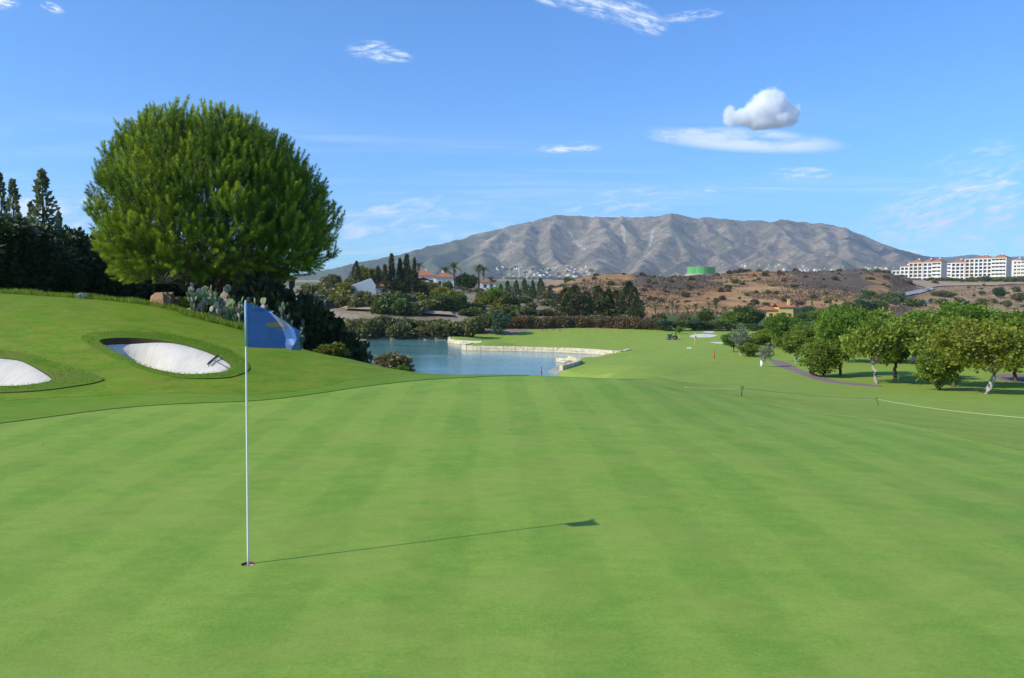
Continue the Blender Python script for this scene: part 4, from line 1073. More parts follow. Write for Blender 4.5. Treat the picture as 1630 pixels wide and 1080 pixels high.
# ------------------------------------------------------------------ the big pine
def needle_mat():
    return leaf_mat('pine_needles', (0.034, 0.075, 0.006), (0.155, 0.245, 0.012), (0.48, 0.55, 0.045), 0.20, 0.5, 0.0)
def build_pine():
    rng = np.random.default_rng(101); Y = 36.0; s = Y / F_PX
    p0 = gp(352, Y); root = thing('pine_tree', 'large rounded bushy pine tree behind the white sand bunker', 'tree', (p0[0], p0[1], p0[2] - 0.05))
    def loc(px, py, dy=0.0): q = at(px, py, Y); return np.array([q[0] - p0[0], dy, q[2] - p0[2]])
    prof_l = np.array([(165, 240), (190, 205), (215, 178), (250, 153), (290, 137), (330, 140), (370, 145), (400, 152), (425, 168), (448, 196), (462, 240)], float) + np.array([8.0, 13.0])
    prof_r = np.array([(165, 330), (180, 395), (205, 432), (235, 466), (270, 500), (300, 524), (335, 540), (370, 542), (395, 535), (415, 505), (440, 440), (455, 390)], float) + np.array([8.0, 13.0])
    C = []; R = []
    def edges(py): return np.interp(py, prof_l[:, 0], prof_l[:, 1]), np.interp(py, prof_r[:, 0], prof_r[:, 1])
    # clumps filling a rounded volume whose outline follows the tree
    tries = 0
    while len(C) < 640 and tries < 40000:
        tries += 1
        py = 198 + 240 * rng.random(); l, r = edges(py); cxp = (l + r) / 2; hw = max(20, (r - l) / 2 - 22)
        a = rng.random() * 2 * math.pi; u = 1.0 - 0.6 * rng.random() ** 1.4
        px = cxp + hw * u * math.cos(a); dy = hw * s * 0.92 * u * math.sin(a)
        q = loc(px, py, dy)
        if any(np.linalg.norm(q - c) < 0.36 for c in C): continue
        C.append(q); R.append(0.62)
    tries = 0
    while len(C) < 980 and tries < 20000:
        tries += 1
        py = 215 + 215 * rng.random(); l, r = edges(py); cxp = (l + r) / 2; hw = max(20, (r - l) / 2 - 40); a = rng.random() * 2 * math.pi; u = 0.72 * rng.random() ** 0.5
        C.append(loc(cxp + hw * u * math.cos(a), py, hw * s * u * math.sin(a)))
    C = np.array(C); ctr = loc(335, 330)
    # candles: stout upright brushes of needles over the outside of the crown
    BG = []; tries = 0
    while len(BG) < 150 and tries < 9000:
        tries += 1
        py = 180 + 262 * rng.random(); l, r = edges(py); cxp = (l + r) / 2; hw = max(14, (r - l) / 2 - 8); a = rng.random() * 2 * math.pi; u = 1.0 - 0.22 * rng.random()
        q = loc(cxp + hw * u * math.cos(a), py, hw * s * u * math.sin(a) * 0.95)
        if all(np.linalg.norm(q - b_) > 1.02 for b_ in BG): BG.append(q)
    BG = np.array(BG); BT = 0.09 * rng.normal(size=len(BG)); BR = 0.75 + 0.5 * rng.random(len(BG))
    P = []; D = []; L = []; T = []; K = []; tries = 0; grid = {}
    while tries < 60000 and len(P) < 2600:
        tries += 1
        py = 176 + 268 * rng.random(); l, r = edges(py); cxp = (l + r) / 2; hw = max(14, (r - l) / 2 - 5); a = rng.random() * 2 * math.pi
        lump = 0.92 + 0.22 * (vnoise(np.array([a * 2.2 + 5]), np.array([py / 34.0]), 7)[0] - 0.5) - (0.17 * rng.random() if rng.random() < 0.35 else 0.0)
        q = loc(cxp + hw * lump * math.cos(a), py, hw * s * lump * math.sin(a) * 0.95)
        db = np.linalg.norm(BG - q, axis=1); bi_ = int(np.argmin(db)); dn = db[bi_] / (0.80 * BR[bi_])
        if dn > 0.92 and rng.random() < 0.95: continue
        if py > 395 and (px_l := (cxp + hw * lump * math.cos(a))) > 455 and rng.random() < 0.55: continue
        o0_ = unit(q - ctr); q = q + o0_ * (0.24 - 0.85 * min(dn, 1.3) ** 2) * BR[bi_] * 0.9
        key = tuple((q / 0.4).astype(int))
        if any(np.linalg.norm(q - o_) < 0.30 for dx in (-1, 0, 1) for dy in (-1, 0, 1) for dz in (-1, 0, 1) for o_ in grid.get((key[0] + dx, key[1] + dy, key[2] + dz), ())): continue
        grid.setdefault(key, []).append(q)
        o = unit(q - ctr); w_ = min(1.0, max(0.0, (py - 340) / 90))
        ax = unit(o * (0.32 + 0.35 * w_) + np.array([0, 0, 0.95 - 0.55 * w_]) + (q - BG[bi_]) * 0.45 + rng.normal(size=3) * 0.24); ln = 0.38 + 0.50 * rng.random()
        P.append(q - ax * ln * 0.55); D.append(ax); L.append(ln); T.append(BT[bi_] + 0.08 * rng.normal()); K.append(1)
    m_ = 140
    def brushes(P, D, L, T, m_, nl0, half, t_amp):
        P = np.array(P); D = np.array(D); L = np.array(L); T = np.array(T); n = len(P)
        t = rng.random((n, m_)); ph = rng.random((n, m_)) * 2 * math.pi
        ref = unit(np.cross(D, rng.normal(size=(n, 3)))); bi = np.cross(D, ref)
        rad = ref[:, None] * np.cos(ph)[..., None] + bi[:, None] * np.sin(ph)[..., None]
        basep = P[:, None] + D[:, None] * (t * L[:, None])[..., None]
        nl = nl0 * (0.85 + 0.3 * rng.random((n, m_))) * (0.75 + 0.5 * np.sin(np.pi * np.clip(t * 0.85 + 0.1, 0, 1)))
        tip = basep + unit(rad * (1.05 - 0.75 * t ** 2)[..., None] + D[:, None] * 0.72) * nl[..., None]
        side = unit(np.cross(tip - basep, rng.normal(size=(n, m_, 3)))) * half
        V = np.stack([basep + side, basep - side, tip], 2).reshape(-1, 3)
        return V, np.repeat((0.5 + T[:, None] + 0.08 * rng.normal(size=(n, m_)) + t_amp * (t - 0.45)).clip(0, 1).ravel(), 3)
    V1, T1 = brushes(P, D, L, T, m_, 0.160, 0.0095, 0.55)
    P = []; D = []; L = []; T = []
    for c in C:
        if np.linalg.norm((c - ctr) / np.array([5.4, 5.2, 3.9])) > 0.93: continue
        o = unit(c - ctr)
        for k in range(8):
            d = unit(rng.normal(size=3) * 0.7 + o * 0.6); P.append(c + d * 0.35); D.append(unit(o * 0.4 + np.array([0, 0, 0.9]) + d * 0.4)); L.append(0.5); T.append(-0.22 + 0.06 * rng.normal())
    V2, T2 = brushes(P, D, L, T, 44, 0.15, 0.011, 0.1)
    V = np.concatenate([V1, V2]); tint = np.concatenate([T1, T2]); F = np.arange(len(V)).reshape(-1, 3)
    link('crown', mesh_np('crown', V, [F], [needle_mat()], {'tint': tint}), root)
    bark = bark_mat('pine_bark', (0.17, 0.125, 0.095), 7)
    mb = MB(); fork = np.array([-0.05, 0, 1.35])
    limb(mb, rng, (0, 0, -0.2), fork, 0.30, 0.25, 0.04, 5, 10); link('trunk', mb.mesh('trunk', bark, True), root)
    order = rng.permutation(len(C)); twig = MB()
    for j in range(14):
        a = 2 * math.pi * j / 14 + rng.random() * 0.4; el = (0.18, 0.45, 0.8)[j % 3]; ln = 2.9 - 0.5 * (j % 3)
        e = fork + np.array([math.cos(a) * math.cos(el), math.sin(a) * math.cos(el), math.sin(el)]) * ln
        mb = MB(); limb(mb, rng, fork, e, 0.14, 0.055, 0.10, 6, 8); link('branch', mb.mesh('branch', bark, True), root)
        dd = np.linalg.norm(C - e, axis=1)
        for i in np.argsort(dd)[:10]: limb(twig, rng, e, C[i], 0.045, 0.012, 0.10, 4, 5)
    for c in C[::3]:
        limb(twig, rng, fork + (c - fork) * 0.72 + rng.normal(size=3) * 0.35, c, 0.022, 0.008, 0.14, 3, 5)
    tag(link('twig', twig.mesh('twig', bark_mat('pine_twig', (0.22, 0.17, 0.13), 9), True), root), 'bare brown inner twigs', None, None, 'stuff')
build_pine()

# ------------------------------------------------------------------ dark trees and spires along the boundary
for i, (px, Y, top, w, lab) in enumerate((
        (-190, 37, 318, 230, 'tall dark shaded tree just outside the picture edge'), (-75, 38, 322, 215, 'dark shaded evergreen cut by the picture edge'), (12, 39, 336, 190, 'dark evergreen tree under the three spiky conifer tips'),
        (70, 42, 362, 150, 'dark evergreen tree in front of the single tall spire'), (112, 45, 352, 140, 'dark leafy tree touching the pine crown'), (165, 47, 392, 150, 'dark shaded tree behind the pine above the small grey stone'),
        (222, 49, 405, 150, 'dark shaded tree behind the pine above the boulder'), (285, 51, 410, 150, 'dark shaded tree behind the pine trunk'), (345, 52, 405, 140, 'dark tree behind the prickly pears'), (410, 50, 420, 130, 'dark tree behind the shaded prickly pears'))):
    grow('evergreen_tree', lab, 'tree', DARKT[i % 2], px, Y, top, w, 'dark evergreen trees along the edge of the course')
for px, Y, top, w, lab in ((8, 50, 277, 46, 'spiky conifer tip at the very edge of the sky'), (27, 52, 286, 60, 'spiky conifer with a side shoot beside the edge spire'), (75, 51, 272, 82, 'tall single spiky conifer rising above the dark trees'), (55, 55, 322, 40, 'short conifer tip close beside the tall single spire'), (99, 54, 338, 44, 'low conifer tip between the tall spire and the pine')):
    grow('spiky_conifer', lab, 'conifer', SPIRE, px, Y, top, w, 'spiky conifers above the dark trees')
tag(link('shrub', SHR['bright'][0], None, tuple(gp(268, 33.5) + np.array([0.9, 0, -0.1])), (0, 0, 1), (1.0, 0.9, 0.75)), 'small bright green shrub between the boulder and the prickly pears', 'shrub')

# boulder and stone
def rock(name, label, p, sx, sy, sz, col, seed):
    bm_ = MB().ball((0, 0, 0), 1, 1, 1, 14, 9); V = np.concatenate(bm_.v)
    nrm = unit(V); q = fbm(nrm[:, 0] * 1.3 + seed, nrm[:, 1] * 1.3 + nrm[:, 2] * 0.9, 3, seed); V = np.sign(nrm) * np.abs(nrm) ** 0.6 * (1 + 0.75 * q)[:, None]
    bm_.v = [V * np.array([sx, sy, sz])]
    m, t, out = new_mat(name + '_stone'); oc = t.n('ShaderNodeTexCoord').outputs['Object']
    f = t.noise(oc, 3.5, 6.0, 0.7, 0.4); c = t.ramp(f, [(0.3, tuple(x * .45 for x in col)), (0.5, col), (0.7, tuple(min(.9, x * 1.4) for x in col))]); principled(t, out, c, 0.95, 0.1, f, 0.08, 0.9)
    return tag(link(name, bm_.mesh(name, m, False), None, tuple(p), (0.1, 0.15, seed)), label, 'rock')
pr = gp(262, 32.0); rock('boulder', 'rusty brown boulder on the crest beside the prickly pears', (pr[0], pr[1], pr[2] + 0.16), 0.58, 0.42, 0.36, (0.30, 0.18, 0.10), 3)
pr = gp(283, 32.4); rock('boulder', 'smaller brown rock leaning on the rusty boulder', (pr[0] - .1, pr[1], pr[2] + 0.12), 0.30, 0.3, 0.34, (0.24, 0.15, 0.09), 5)
pr = gp(138, 32.6); rock('stone', 'small grey stone on the grassy crest under the dark trees', (pr[0], pr[1], pr[2] + 0.04), 0.30, 0.22, 0.13, (0.36, 0.35, 0.33), 8)

# ------------------------------------------------------------------ prickly pears
def pad_mat(name, a, b):
    m, t, out = new_mat(name); oc = t.n('ShaderNodeTexCoord').outputs['Object']; oi = t.n('ShaderNodeObjectInfo').outputs['Random']
    f = t.math('ADD', t.math('MULTIPLY', t.noise(oc, 5.0, 5.0, 0.65), 0.7), t.math('MULTIPLY', oi, 0.35))
    principled(t, out, t.ramp(f, [(0.3, a), (0.75, b)]), 0.6, 0.3, t.noise(oc, 22, 2.0), 0.01); return m
PAD_MATS = [pad_mat('cactus_pad_green', (0.07, 0.12, 0.03), (0.21, 0.28, 0.09)), pad_mat('cactus_pad_pale', (0.19, 0.20, 0.11), (0.46, 0.43, 0.28)), pad_mat('cactus_pad_dry', (0.20, 0.145, 0.11), (0.40, 0.31, 0.25)), pad_mat('cactus_pad_shaded', (0.035, 0.055, 0.035), (0.085, 0.115, 0.08))]  # last pad colour is painted as if standing in the pine's shade
def pad_mesh(mat):
    mb = MB(); n, m = 12, 7; V = []; F = []
    for i in range(m + 1):
        t = math.pi * i / m
        for k in range(n):
            p = 2 * math.pi * k / n; z = 0.5 - 0.5 * math.cos(t); w = math.sin(t) * (0.30 + 0.10 * z)
            V.append((w * math.cos(p), 0.085 * math.sin(t) ** 0.7 * math.sin(p) * 0.9, z))
    for i in range(m):
        for k in range(n): F.append((i * n + k, i * n + (k + 1) % n, (i + 1) * n + (k + 1) % n, (i + 1) * n + k))
    return mb.add(V, F).mesh('pad', mat, True)
PADS = [pad_mesh(m) for m in PAD_MATS]
def cactus(label, px, Y, h, npads, weights, seed, spread=0.5, dz=0.0):
    rng = np.random.default_rng(seed); p = gp(px, Y)
    npads = int(npads * 1.15); h *= 0.85; root = thing('prickly_pear', label, 'cactus', (p[0], p[1], p[2] - 0.05 + dz), 0.0, 'prickly pear cactus under the pine')
    live = []; count = 0
    for k in range(max(3, npads // 9)):
        b = np.array([rng.normal() * spread, rng.normal() * spread * 0.6, 0.0])
        live.append((b, unit(np.array([rng.normal() * 0.25, rng.normal() * 0.2, 1.0])), 0.27 + 0.16 * rng.random(), 0))
    while live and count < npads:
        i = int(rng.random() ** 1.5 * len(live)); b, ax, L, gen_ = live.pop(i)
        yaw = rng.random() * 6.28
        X = unit(np.cross(ax, np.array([math.cos(yaw), math.sin(yaw), 0.02]))); Yv = np.cross(ax, X)
        M = Matrix(((X[0], Yv[0], ax[0]), (X[1], Yv[1], ax[1]), (X[2], Yv[2], ax[2]))).to_4x4()
        o = link('pad', PADS[rng.choice(4, p=weights)], root); o.matrix_local = Matrix.Translation(Vector(b)) @ M @ Matrix.Diagonal((L, L, L, 1)); count += 1
        for c in range(rng.integers(1, 4)):
            s_ = rng.normal() * 0.5
            nb = b + ax * L * (0.93 - 0.12 * abs(s_)) + X * L * 0.26 * max(-1, min(1, s_)); na = unit(ax + X * s_ * 0.75 + rng.normal(size=3) * 0.25 + np.array([0, 0, 0.25]))
            if nb[2] < h: live.append((nb, na, L * (0.82 + 0.2 * rng.random()), gen_ + 1))
for px, Y, h, n, w, sd, lab in ((300, 30.9, 1.35, 34, (.25, .40, .35, 0), 1, 'prickly pear with pale drying pads at the rock end of the clump'), (325, 31.6, 1.9, 46, (.5, .3, .2, 0), 2, 'tallest prickly pear with green pads under the pine trunk'),
                                (350, 30.9, 1.5, 40, (.35, .35, .30, 0), 3, 'prickly pear with bleached grey stems in the middle of the clump'), (376, 31.0, 1.9, 42, (.45, .35, .20, 0), 4, 'prickly pear with broad pale pads just beside the flag'),
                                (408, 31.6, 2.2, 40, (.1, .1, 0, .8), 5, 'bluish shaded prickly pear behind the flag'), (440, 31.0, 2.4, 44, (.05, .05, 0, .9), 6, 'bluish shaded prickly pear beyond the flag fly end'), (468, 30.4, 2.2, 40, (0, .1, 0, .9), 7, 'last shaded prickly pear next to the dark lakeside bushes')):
    cactus(lab, px, Y, h, n, w, sd)

# ------------------------------------------------------------------ shrubs round the near shore
DK = leaf_mat('lakeside_shaded_leaf', (0.020, 0.034, 0.010), (0.038, 0.058, 0.017), (0.065, 0.09, 0.028), 0.15)  # leaf darkened to carry the shade the pine throws on these bushes
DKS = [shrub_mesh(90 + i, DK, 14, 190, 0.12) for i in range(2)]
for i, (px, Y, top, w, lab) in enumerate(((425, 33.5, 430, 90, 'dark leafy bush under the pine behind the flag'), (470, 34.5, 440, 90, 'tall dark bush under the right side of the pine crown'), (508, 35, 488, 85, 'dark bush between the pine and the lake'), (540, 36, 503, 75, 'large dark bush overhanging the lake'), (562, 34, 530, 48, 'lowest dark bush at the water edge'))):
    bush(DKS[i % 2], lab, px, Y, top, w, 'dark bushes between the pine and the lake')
L_PHOT = leaf_mat('red_tipped_leaf', (0.075, 0.12, 0.018), (0.17, 0.20, 0.025), (0.46, 0.085, 0.04), 0.25)
bush(shrub_mesh(97, L_PHOT, 10, 170, 0.13, cl=0.24), 'small shrub with red tipped leaves on the slope by the dark bushes', 532, 27.4, 538, 50)
bush(shrub_mesh(98, L_PINK, 16, 200, 0.10, cl=0.24), 'low rounded shrub with pinkish seed heads in front of the lake', 622, 27.5, 556, 72)
bush(shrub_mesh(99, L_BRIGHT, 8, 120, 0.14), 'little bright green plant at the foot of the pinkish shrub', 640, 26.0, 581, 20)

# tufts of longer grass on the crest and round the cactus
rng = np.random.default_rng(5); P = []
for (x0, y0, Y0), (x1, y1, Y1), n in (((-60, 466, 33.4), (150, 476, 32.6), 1500), ((150, 476, 32.6), (262, 486, 31.6), 900), ((285, 505, 30.6), (395, 530, 29.4), 1500), ((262, 488, 31.6), (300, 505, 30.8), 350)):
    t = rng.random(n); px = x0 + (x1 - x0) * t; Y = Y0 + (Y1 - Y0) * t + rng.normal(size=n) * 0.28
    P.append(np.c_[(px - CX) / F_PX * Y, Y])
P = np.concatenate(P); Pz = ground_raw(P[:, 0], P[:, 1]); n = len(P)
V, F = leaf_quads(rng, np.c_[P, Pz], np.c_[rng.normal(size=(n, 2)) * 0.35, np.ones(n)], 0.17 + 0.16 * rng.random(n) * (vnoise(P[:, 0] * 1.3, P[:, 1], 3) + 0.4), np.full(n, 0.016))
L_GRASS = leaf_mat('tall_grass_blade', (0.105, 0.19, 0.010), (0.17, 0.27, 0.016), (0.27, 0.34, 0.04), 0.35)
tag(link('grass', mesh_np('grass', V, [F], [L_GRASS], {'tint': np.repeat(rng.random(n), 4)})), 'fringe of longer grass along the crest below the dark trees', 'grass', None, 'stuff')
# shaggy grass round the bunker lips
P = []
for Pl, n in ((RING_A, 3800), (RING_B, 3200)):
    lo, hi = Pl.min(0), Pl.max(0); q_ = lo + (hi - lo) * rng.random((n * 4, 2)); S_ = SAND_A if Pl is RING_A else SAND_B
    q_ = q_[inside(Pl, q_[:, 0], q_[:, 1]) & ~inside(S_, q_[:, 0], q_[:, 1])]; P.append(q_[:n])
P = np.concatenate(P); Pz = ground_raw(P[:, 0], P[:, 1]); n = len(P)
V, F = leaf_quads(rng, np.c_[P, Pz + 0.045], np.c_[rng.normal(size=(n, 2)) * 0.5, np.ones(n)], 0.03 + 0.035 * rng.random(n), np.full(n, 0.006))
tag(link('grass', mesh_np('grass', V, [F], [leaf_mat('bunker_lip_blade', (0.10, 0.19, 0.010), (0.165, 0.275, 0.016), (0.25, 0.34, 0.04), 0.35)], {'tint': np.repeat(rng.random(n) * 0.8, 4)})), 'shaggy longer grass around the bunker lips', 'grass', None, 'stuff')

# ------------------------------------------------------------------ orchard on the slope
OG = 'orchard trees along the cart path'
for kind, px, base, top, w, lab in (
        (0, 1571, 628, 502, 128, 'orchard tree with forked pale trunk and yellowing leaves'), (1, 1519, 617, 499, 104, 'orchard tree with short dark trunk beside the forked pale one'), (4, 1493, 622, 545, 62, 'small orchard tree with leaves hanging to the ground'),
        (2, 1397, 611, 497, 92, 'orchard tree with leaning white trunk'), (1, 1424, 605, 503, 84, 'orchard tree with dark trunk just behind the leaning white one'), (3, 1338, 598, 492, 76, 'orchard tree with slanting pale trunk past the path bend'),
        (4, 1310, 600, 538, 66, 'low rounded orchard tree nearest the bend of the cart path'), (2, 1265, 578, 530, 54, 'orchard tree with crooked trunk beside the cart path'), (4, 1192, 568, 544, 30, 'small yellowish bush-like tree beside the bare grey one'),
        (3, 1168, 561, 529, 34, 'dense dark green low tree at the head of the orchard'), (1, 1616, 608, 520, 90, 'orchard tree with grey trunk by the far path')):
    grow_b('orchard_tree', lab, 'tree', ORCH[kind], px, base, top, w * 1.34, OG, None if kind else 0.2)
grow_b('bare_tree', 'half bare tree with pale twisted grey branches beside the cart path', 'tree', SPARSE, 1180, 567, 515, 40, OG)
# the bent pale trunk of the first tree and its bare limbs
fp = hit(1571, 628); rngl = np.random.default_rng(3)
back = [(1248, 556, 498, 58, 3), (1288, 560, 517, 62, 1), (1349, 578, 484, 84, 3), (1398, 580, 490, 84, 1), (1450, 580, 503, 84, 0), (1508, 577, 479, 100, 3), (1560, 581, 482, 112, 3), (1618, 583, 493, 100, 1), (1278, 550, 522, 52, 2), (1228, 552, 521, 46, 1), (1205, 550, 533, 36, 4), (1330, 557, 507, 60, 0), (1690, 618, 488, 130, 2), (1700, 588, 480, 120, 3), (1476, 561, 494, 84, 2), (1545, 563, 487, 84, 1), (1420, 562, 500, 64, 2), (1372, 562, 503, 60, 3), (1600, 564, 495, 80, 2), (1300, 552, 516, 46, 3), (1240, 545, 522, 40, 2), (1655, 597, 512, 84, 0)]
where = ('behind the yellow house garden end', 'between the low rounded tree and the path', 'rising above the slanting pale trunk', 'directly behind the leaning white trunk', 'yellowing, in the middle rows', 'bright green, highest in the back row', 'bright green, behind the forked pale trunk', 'behind the grey trunk at the picture edge', 'small, beyond the crooked trunk', 'beyond the head of the path', 'low, behind the bare grey tree', 'yellowing, in the third row', 'outside the picture edge, near row', 'outside the picture edge, back row', 'back row above the low hanging tree', 'back row between the two bright green crowns', 'far row behind the dark trunk', 'far row, bright green, below the hill road', 'far row under the dry slope', 'far row, small, near the yellow house', 'far row, smallest, by the white wall', 'yellowing, cut by the picture edge')
for (px, base, top, w, kind), wh in zip(back, where):
    grow_b('orchard_tree', 'orchard tree ' + wh, 'tree', ORCH[kind], px, base, top, w * 1.34, OG)
# young olive with a white trunk guard
p = hit(1214, 584); ol = thing('young_olive_tree', 'young grey green olive tree with white trunk guard beside the cart path', 'tree', tuple(p))
link('trunk', MB().tube([(0, 0, -.1), (0.05, 0, 0.7), (0.25, 0, 1.5)], [0.07, 0.06, 0.03], 7).mesh('trunk', BARK_PALE, True), ol)
link('trunk_guard', MB().tube([(-.08, 0, -.05), (-.06, 0, 0.62)], [0.17, 0.17], 12).mesh('trunk_guard', M_WHITE, True), ol)
V, F, T = clump_leaves(np.random.default_rng(4), np.array([(0.15, 0, 1.0), (0.5, 0, 1.2), (0.35, 0.2, 1.6), (0.7, -.1, 1.75), (0.1, -.2, 1.5)]), [0.5, 0.5, 0.45, 0.4, 0.4], 130, 0.2, aspect=0.2, up=0.8)
link('crown', mesh_np('crown', V, [F], [L_GREY], {'tint': T}), ol)

# ------------------------------------------------------------------ far shore: shrubs, hedges, trees
FS = 'olive shrubs along the far shore of the lake'
FSL = leaf_mat('far_shore_leaf', (0.060, 0.068, 0.022), (0.150, 0.152, 0.050), (0.28, 0.255, 0.10), 0.25)
FSM = [shrub_mesh(120 + i, FSL, 12, 170, 0.13) for i in range(3)]
px = 478
while px < 752:
    w = random.uniform(26, 40); Y = random.uniform(144.2, 146.2)
    bush(random.choice(FSM), count('fs') + ' olive shrub from the pine in the row at the far lake shore', px, Y, 502 + random.uniform(-8, 14) + (5 if px > 640 else 0), w, FS)
    px += w * 0.5
px = 485
while px < 760:
    w = random.uniform(28, 40); bush(random.choice(FSM), count('fs2') + ' olive shrub from the pine in the back row above the far lake shore', px, random.uniform(150, 155), 500 + random.uniform(-4, 8), w, FS + ', second row'); px += w * 0.7
grow('lakeside_tree', 'blue green dense tree at the corner of the far fairway', 'tree', GREYT, 795, 152, 489, 42)
grow('lakeside_tree', 'olive green tree between the lake shrubs and the blue green tree', 'tree', MIDT[1], 768, 153, 496, 34)
grow('lakeside_tree', 'small tree left of the reddish hedge with darker leaves', 'tree', MIDT[0], 778, 158, 498, 30)
bush('bright', 'bright light green bush among the far shore shrubs', 725, 148, 517, 14)
RH = shrub_mesh(140, L_RED, 14, 260, 0.085, cl=0.30, flat=1)
RH2 = shrub_mesh(141, L_RED, 14, 260, 0.085, cl=0.30)
def hedge(label, x0, x1, Y0, Y1, top0, top1):
    root = thing('hedge', label, 'hedge', tuple(gp((x0 + x1) / 2, (Y0 + Y1) / 2))); o = np.array(root.location); n = int((x1 - x0) / 8)
    Vs, Fs, Ts = [], [], []; r_ = np.random.default_rng(int(x0)); off = 0
    for k in range(n):
        t = (k + 0.5) / n; px = x0 + (x1 - x0) * t; Y = Y0 + (Y1 - Y0) * t; b = gp(px, Y); h = at(px, top0 + (top1 - top0) * t + r_.normal() * 1.3, Y)[2] - b[2]
        wd = 9.5 * Y / F_PX
        C = [b - o + np.array([r_.normal() * wd * .3, r_.normal() * .4, h * z_]) for z_ in (0.22, 0.52, 0.76)]
        V, F, T = clump_leaves(r_, C, [wd * 0.72, wd * 0.75, wd * 0.6], 330, 0.26, squash=0.85, shell=0.7)
        Vs.append(V); Fs.append(F + off); Ts.append(T); off += len(V)
    link('foliage', mesh_np('foliage', np.concatenate(Vs), [np.concatenate(Fs)], [L_RED], {'tint': np.concatenate(Ts)}), root)
    mb = MB()
    for k in range(n // 2):
        t = (k + 0.5) / (n // 2); b = gp(x0 + (x1 - x0) * t, Y0 + (Y1 - Y0) * t) - o; mb.tube([b + np.array([0, 0, -.1]), b + np.array([0.1, 0, 1.4])], [0.07, 0.03], 5)
    tag(link('stem', mb.mesh('stem', BARK_DARK, True), root), None, None, None, 'stuff')
hedge('long clipped reddish green hedge behind the far fairway', 806, 942, 160, 163, 505, 505)
hedge('shorter reddish hedge with rounded end below the conifers', 946, 1054, 163, 160, 503, 509)
bush('grey', 'pale grey leafless bush poking over the reddish hedge', 950, 167, 499, 30)
bush('grey', 'grey bush over the hedge beside the tallest conifer', 1000, 168, 498, 26)
CG = 'broad dark conifers behind the reddish hedge'
for kind, px, Y, top, w, lab in ((0, 900, 182, 459, 40, 'broad dark conifer at the start of the group'), (1, 915, 180, 454, 40, 'broad dark conifer with the pointed double top'), (1, 932, 184, 465, 34, 'shorter dark conifer in the gap'), (2, 952, 180, 455, 46, 'wide green conifer in the middle of the group'),
                                 (2, 968, 182, 460, 38, 'dark conifer beside the wide green one'), (1, 980, 181, 462, 34, 'narrower conifer left of the tallest one'), (0, 1001, 178, 448, 48, 'tallest dark conifer at the end of the group'), (2, 1013, 174, 472, 32, 'bright edged low conifer closing the group')):
    grow('conifer', lab, 'conifer', CON[kind], px, Y, top, w, CG)

# ------------------------------------------------------------------ palms
def frond_mesh(L, mat, seed):
    rng = np.random.default_rng(seed); P = []; 
    for k in range(9):
        t = k / 8; P.append(np.array([L * (t * 0.95), 0, L * (0.42 * t - 0.85 * t * t)]))
    V = []; F = []; T = []
    for k in range(22):
        t = 0.12 + 0.86 * k / 21; i = min(int(t * 8), 7); p = P[i] + (P[i + 1] - P[i]) * (t * 8 - i); ax = unit(P[i + 1] - P[i]); l = L * 0.30 * math.sin(math.pi * (0.18 + 0.75 * t))
        for s in (-1, 1):
            d = unit(np.array([ax[0] * 0.7, s, ax[2] * 0.5 - 0.35])); w = ax * L * 0.022; b = len(V)
            V += [p - w, p + w, p + d * l]; F.append((b, b + 1, b + 2)); T += [0.5 + 0.2 * rng.normal()] * 3
    b = len(V)
    for k, p in enumerate(P): V += [p + np.array([0, -L * .012, 0]), p + np.array([0, L * .012, 0])]; T += [0.6] * 2
    me_f = [(b + 2 * k, b + 2 * k + 1, b + 2 * k + 3) for k in range(8)] + [(b + 2 * k, b + 2 * k + 3, b + 2 * k + 2) for k in range(8)]
    return mesh_np('frond', V, [np.array(F + me_f)], [mat], {'tint': np.clip(T, 0, 1)})
FROND = [frond_mesh(1.0, L_PALM, i) for i in range(2)]; FROND_DRY = frond_mesh(1.0, L_BROWN, 9)
PTRUNK = MB().tube([(0, 0, -.05), (0.02, 0, 0.5), (0, 0, 1.0)], [1.15, 0.9, 0.95], 9).mesh('trunk', BARK_PALM, True)
def palm(label, px, Y, top, w, group, dry=3, n=15, tr=0.26):
    p = gp(px, Y); H = at(px, top, Y)[2] - p[2]; R = w * Y / F_PX / 2; th = max(0.35, H - R * 0.55)
    o = thing('palm_tree', label, 'palm', tuple(p), random.random() * 6.28, group)
    link('trunk', PTRUNK, o, None, None, (tr, tr, th))
    for k in range(n):
        el = (-0.15, -0.55, -1.0)[k % 3] + random.uniform(-.12, .12)
        link('frond', FROND[k % 2], o, (0, 0, th), (0, el, k * 2.4), R * random.uniform(1.0, 1.15))
    for k in range(dry): link('frond', FROND_DRY, o, (0, 0, th - 0.05), (0, 0.75, k * 2.1 + 0.4), R * 0.7)
PG = 'palms by the villa on the hill'
for px, Y, top, w, lab in ((709, 246, 425, 27, 'shorter palm in front of the villa roof'), (723, 249, 419, 30, 'taller palm beside the villa'), (762, 252, 421, 26, 'tall palm of the pair past the round tree'), (770, 255, 423, 26, 'second palm of the pair past the round tree'), (781, 250, 441, 20, 'small palm right of the palm pair'),
                           (648, 236, 413, 24, 'yellowish palm head among the cypresses'), (667, 240, 418, 26, 'yellow palm at the end of the cypresses'), (738, 222, 461, 18, 'stubby palm on the bank under the round tree'), (748, 224, 466, 16, 'orange tinted stubby palm on the bank'), (813, 228, 465, 20, 'short palm on the bare slope, first of three'), (839, 226, 464, 20, 'short palm on the bare slope, middle of three'), (856, 222, 472, 18, 'short palm on the bare slope, last of three'), (826, 166, 488, 30, 'light green bushy palm beside the blue green tree')):
    palm(lab, px, Y, top, w, PG, tr=0.3 if w > 22 else 0.36)
VG = 'palms in the valley before the brown hill'
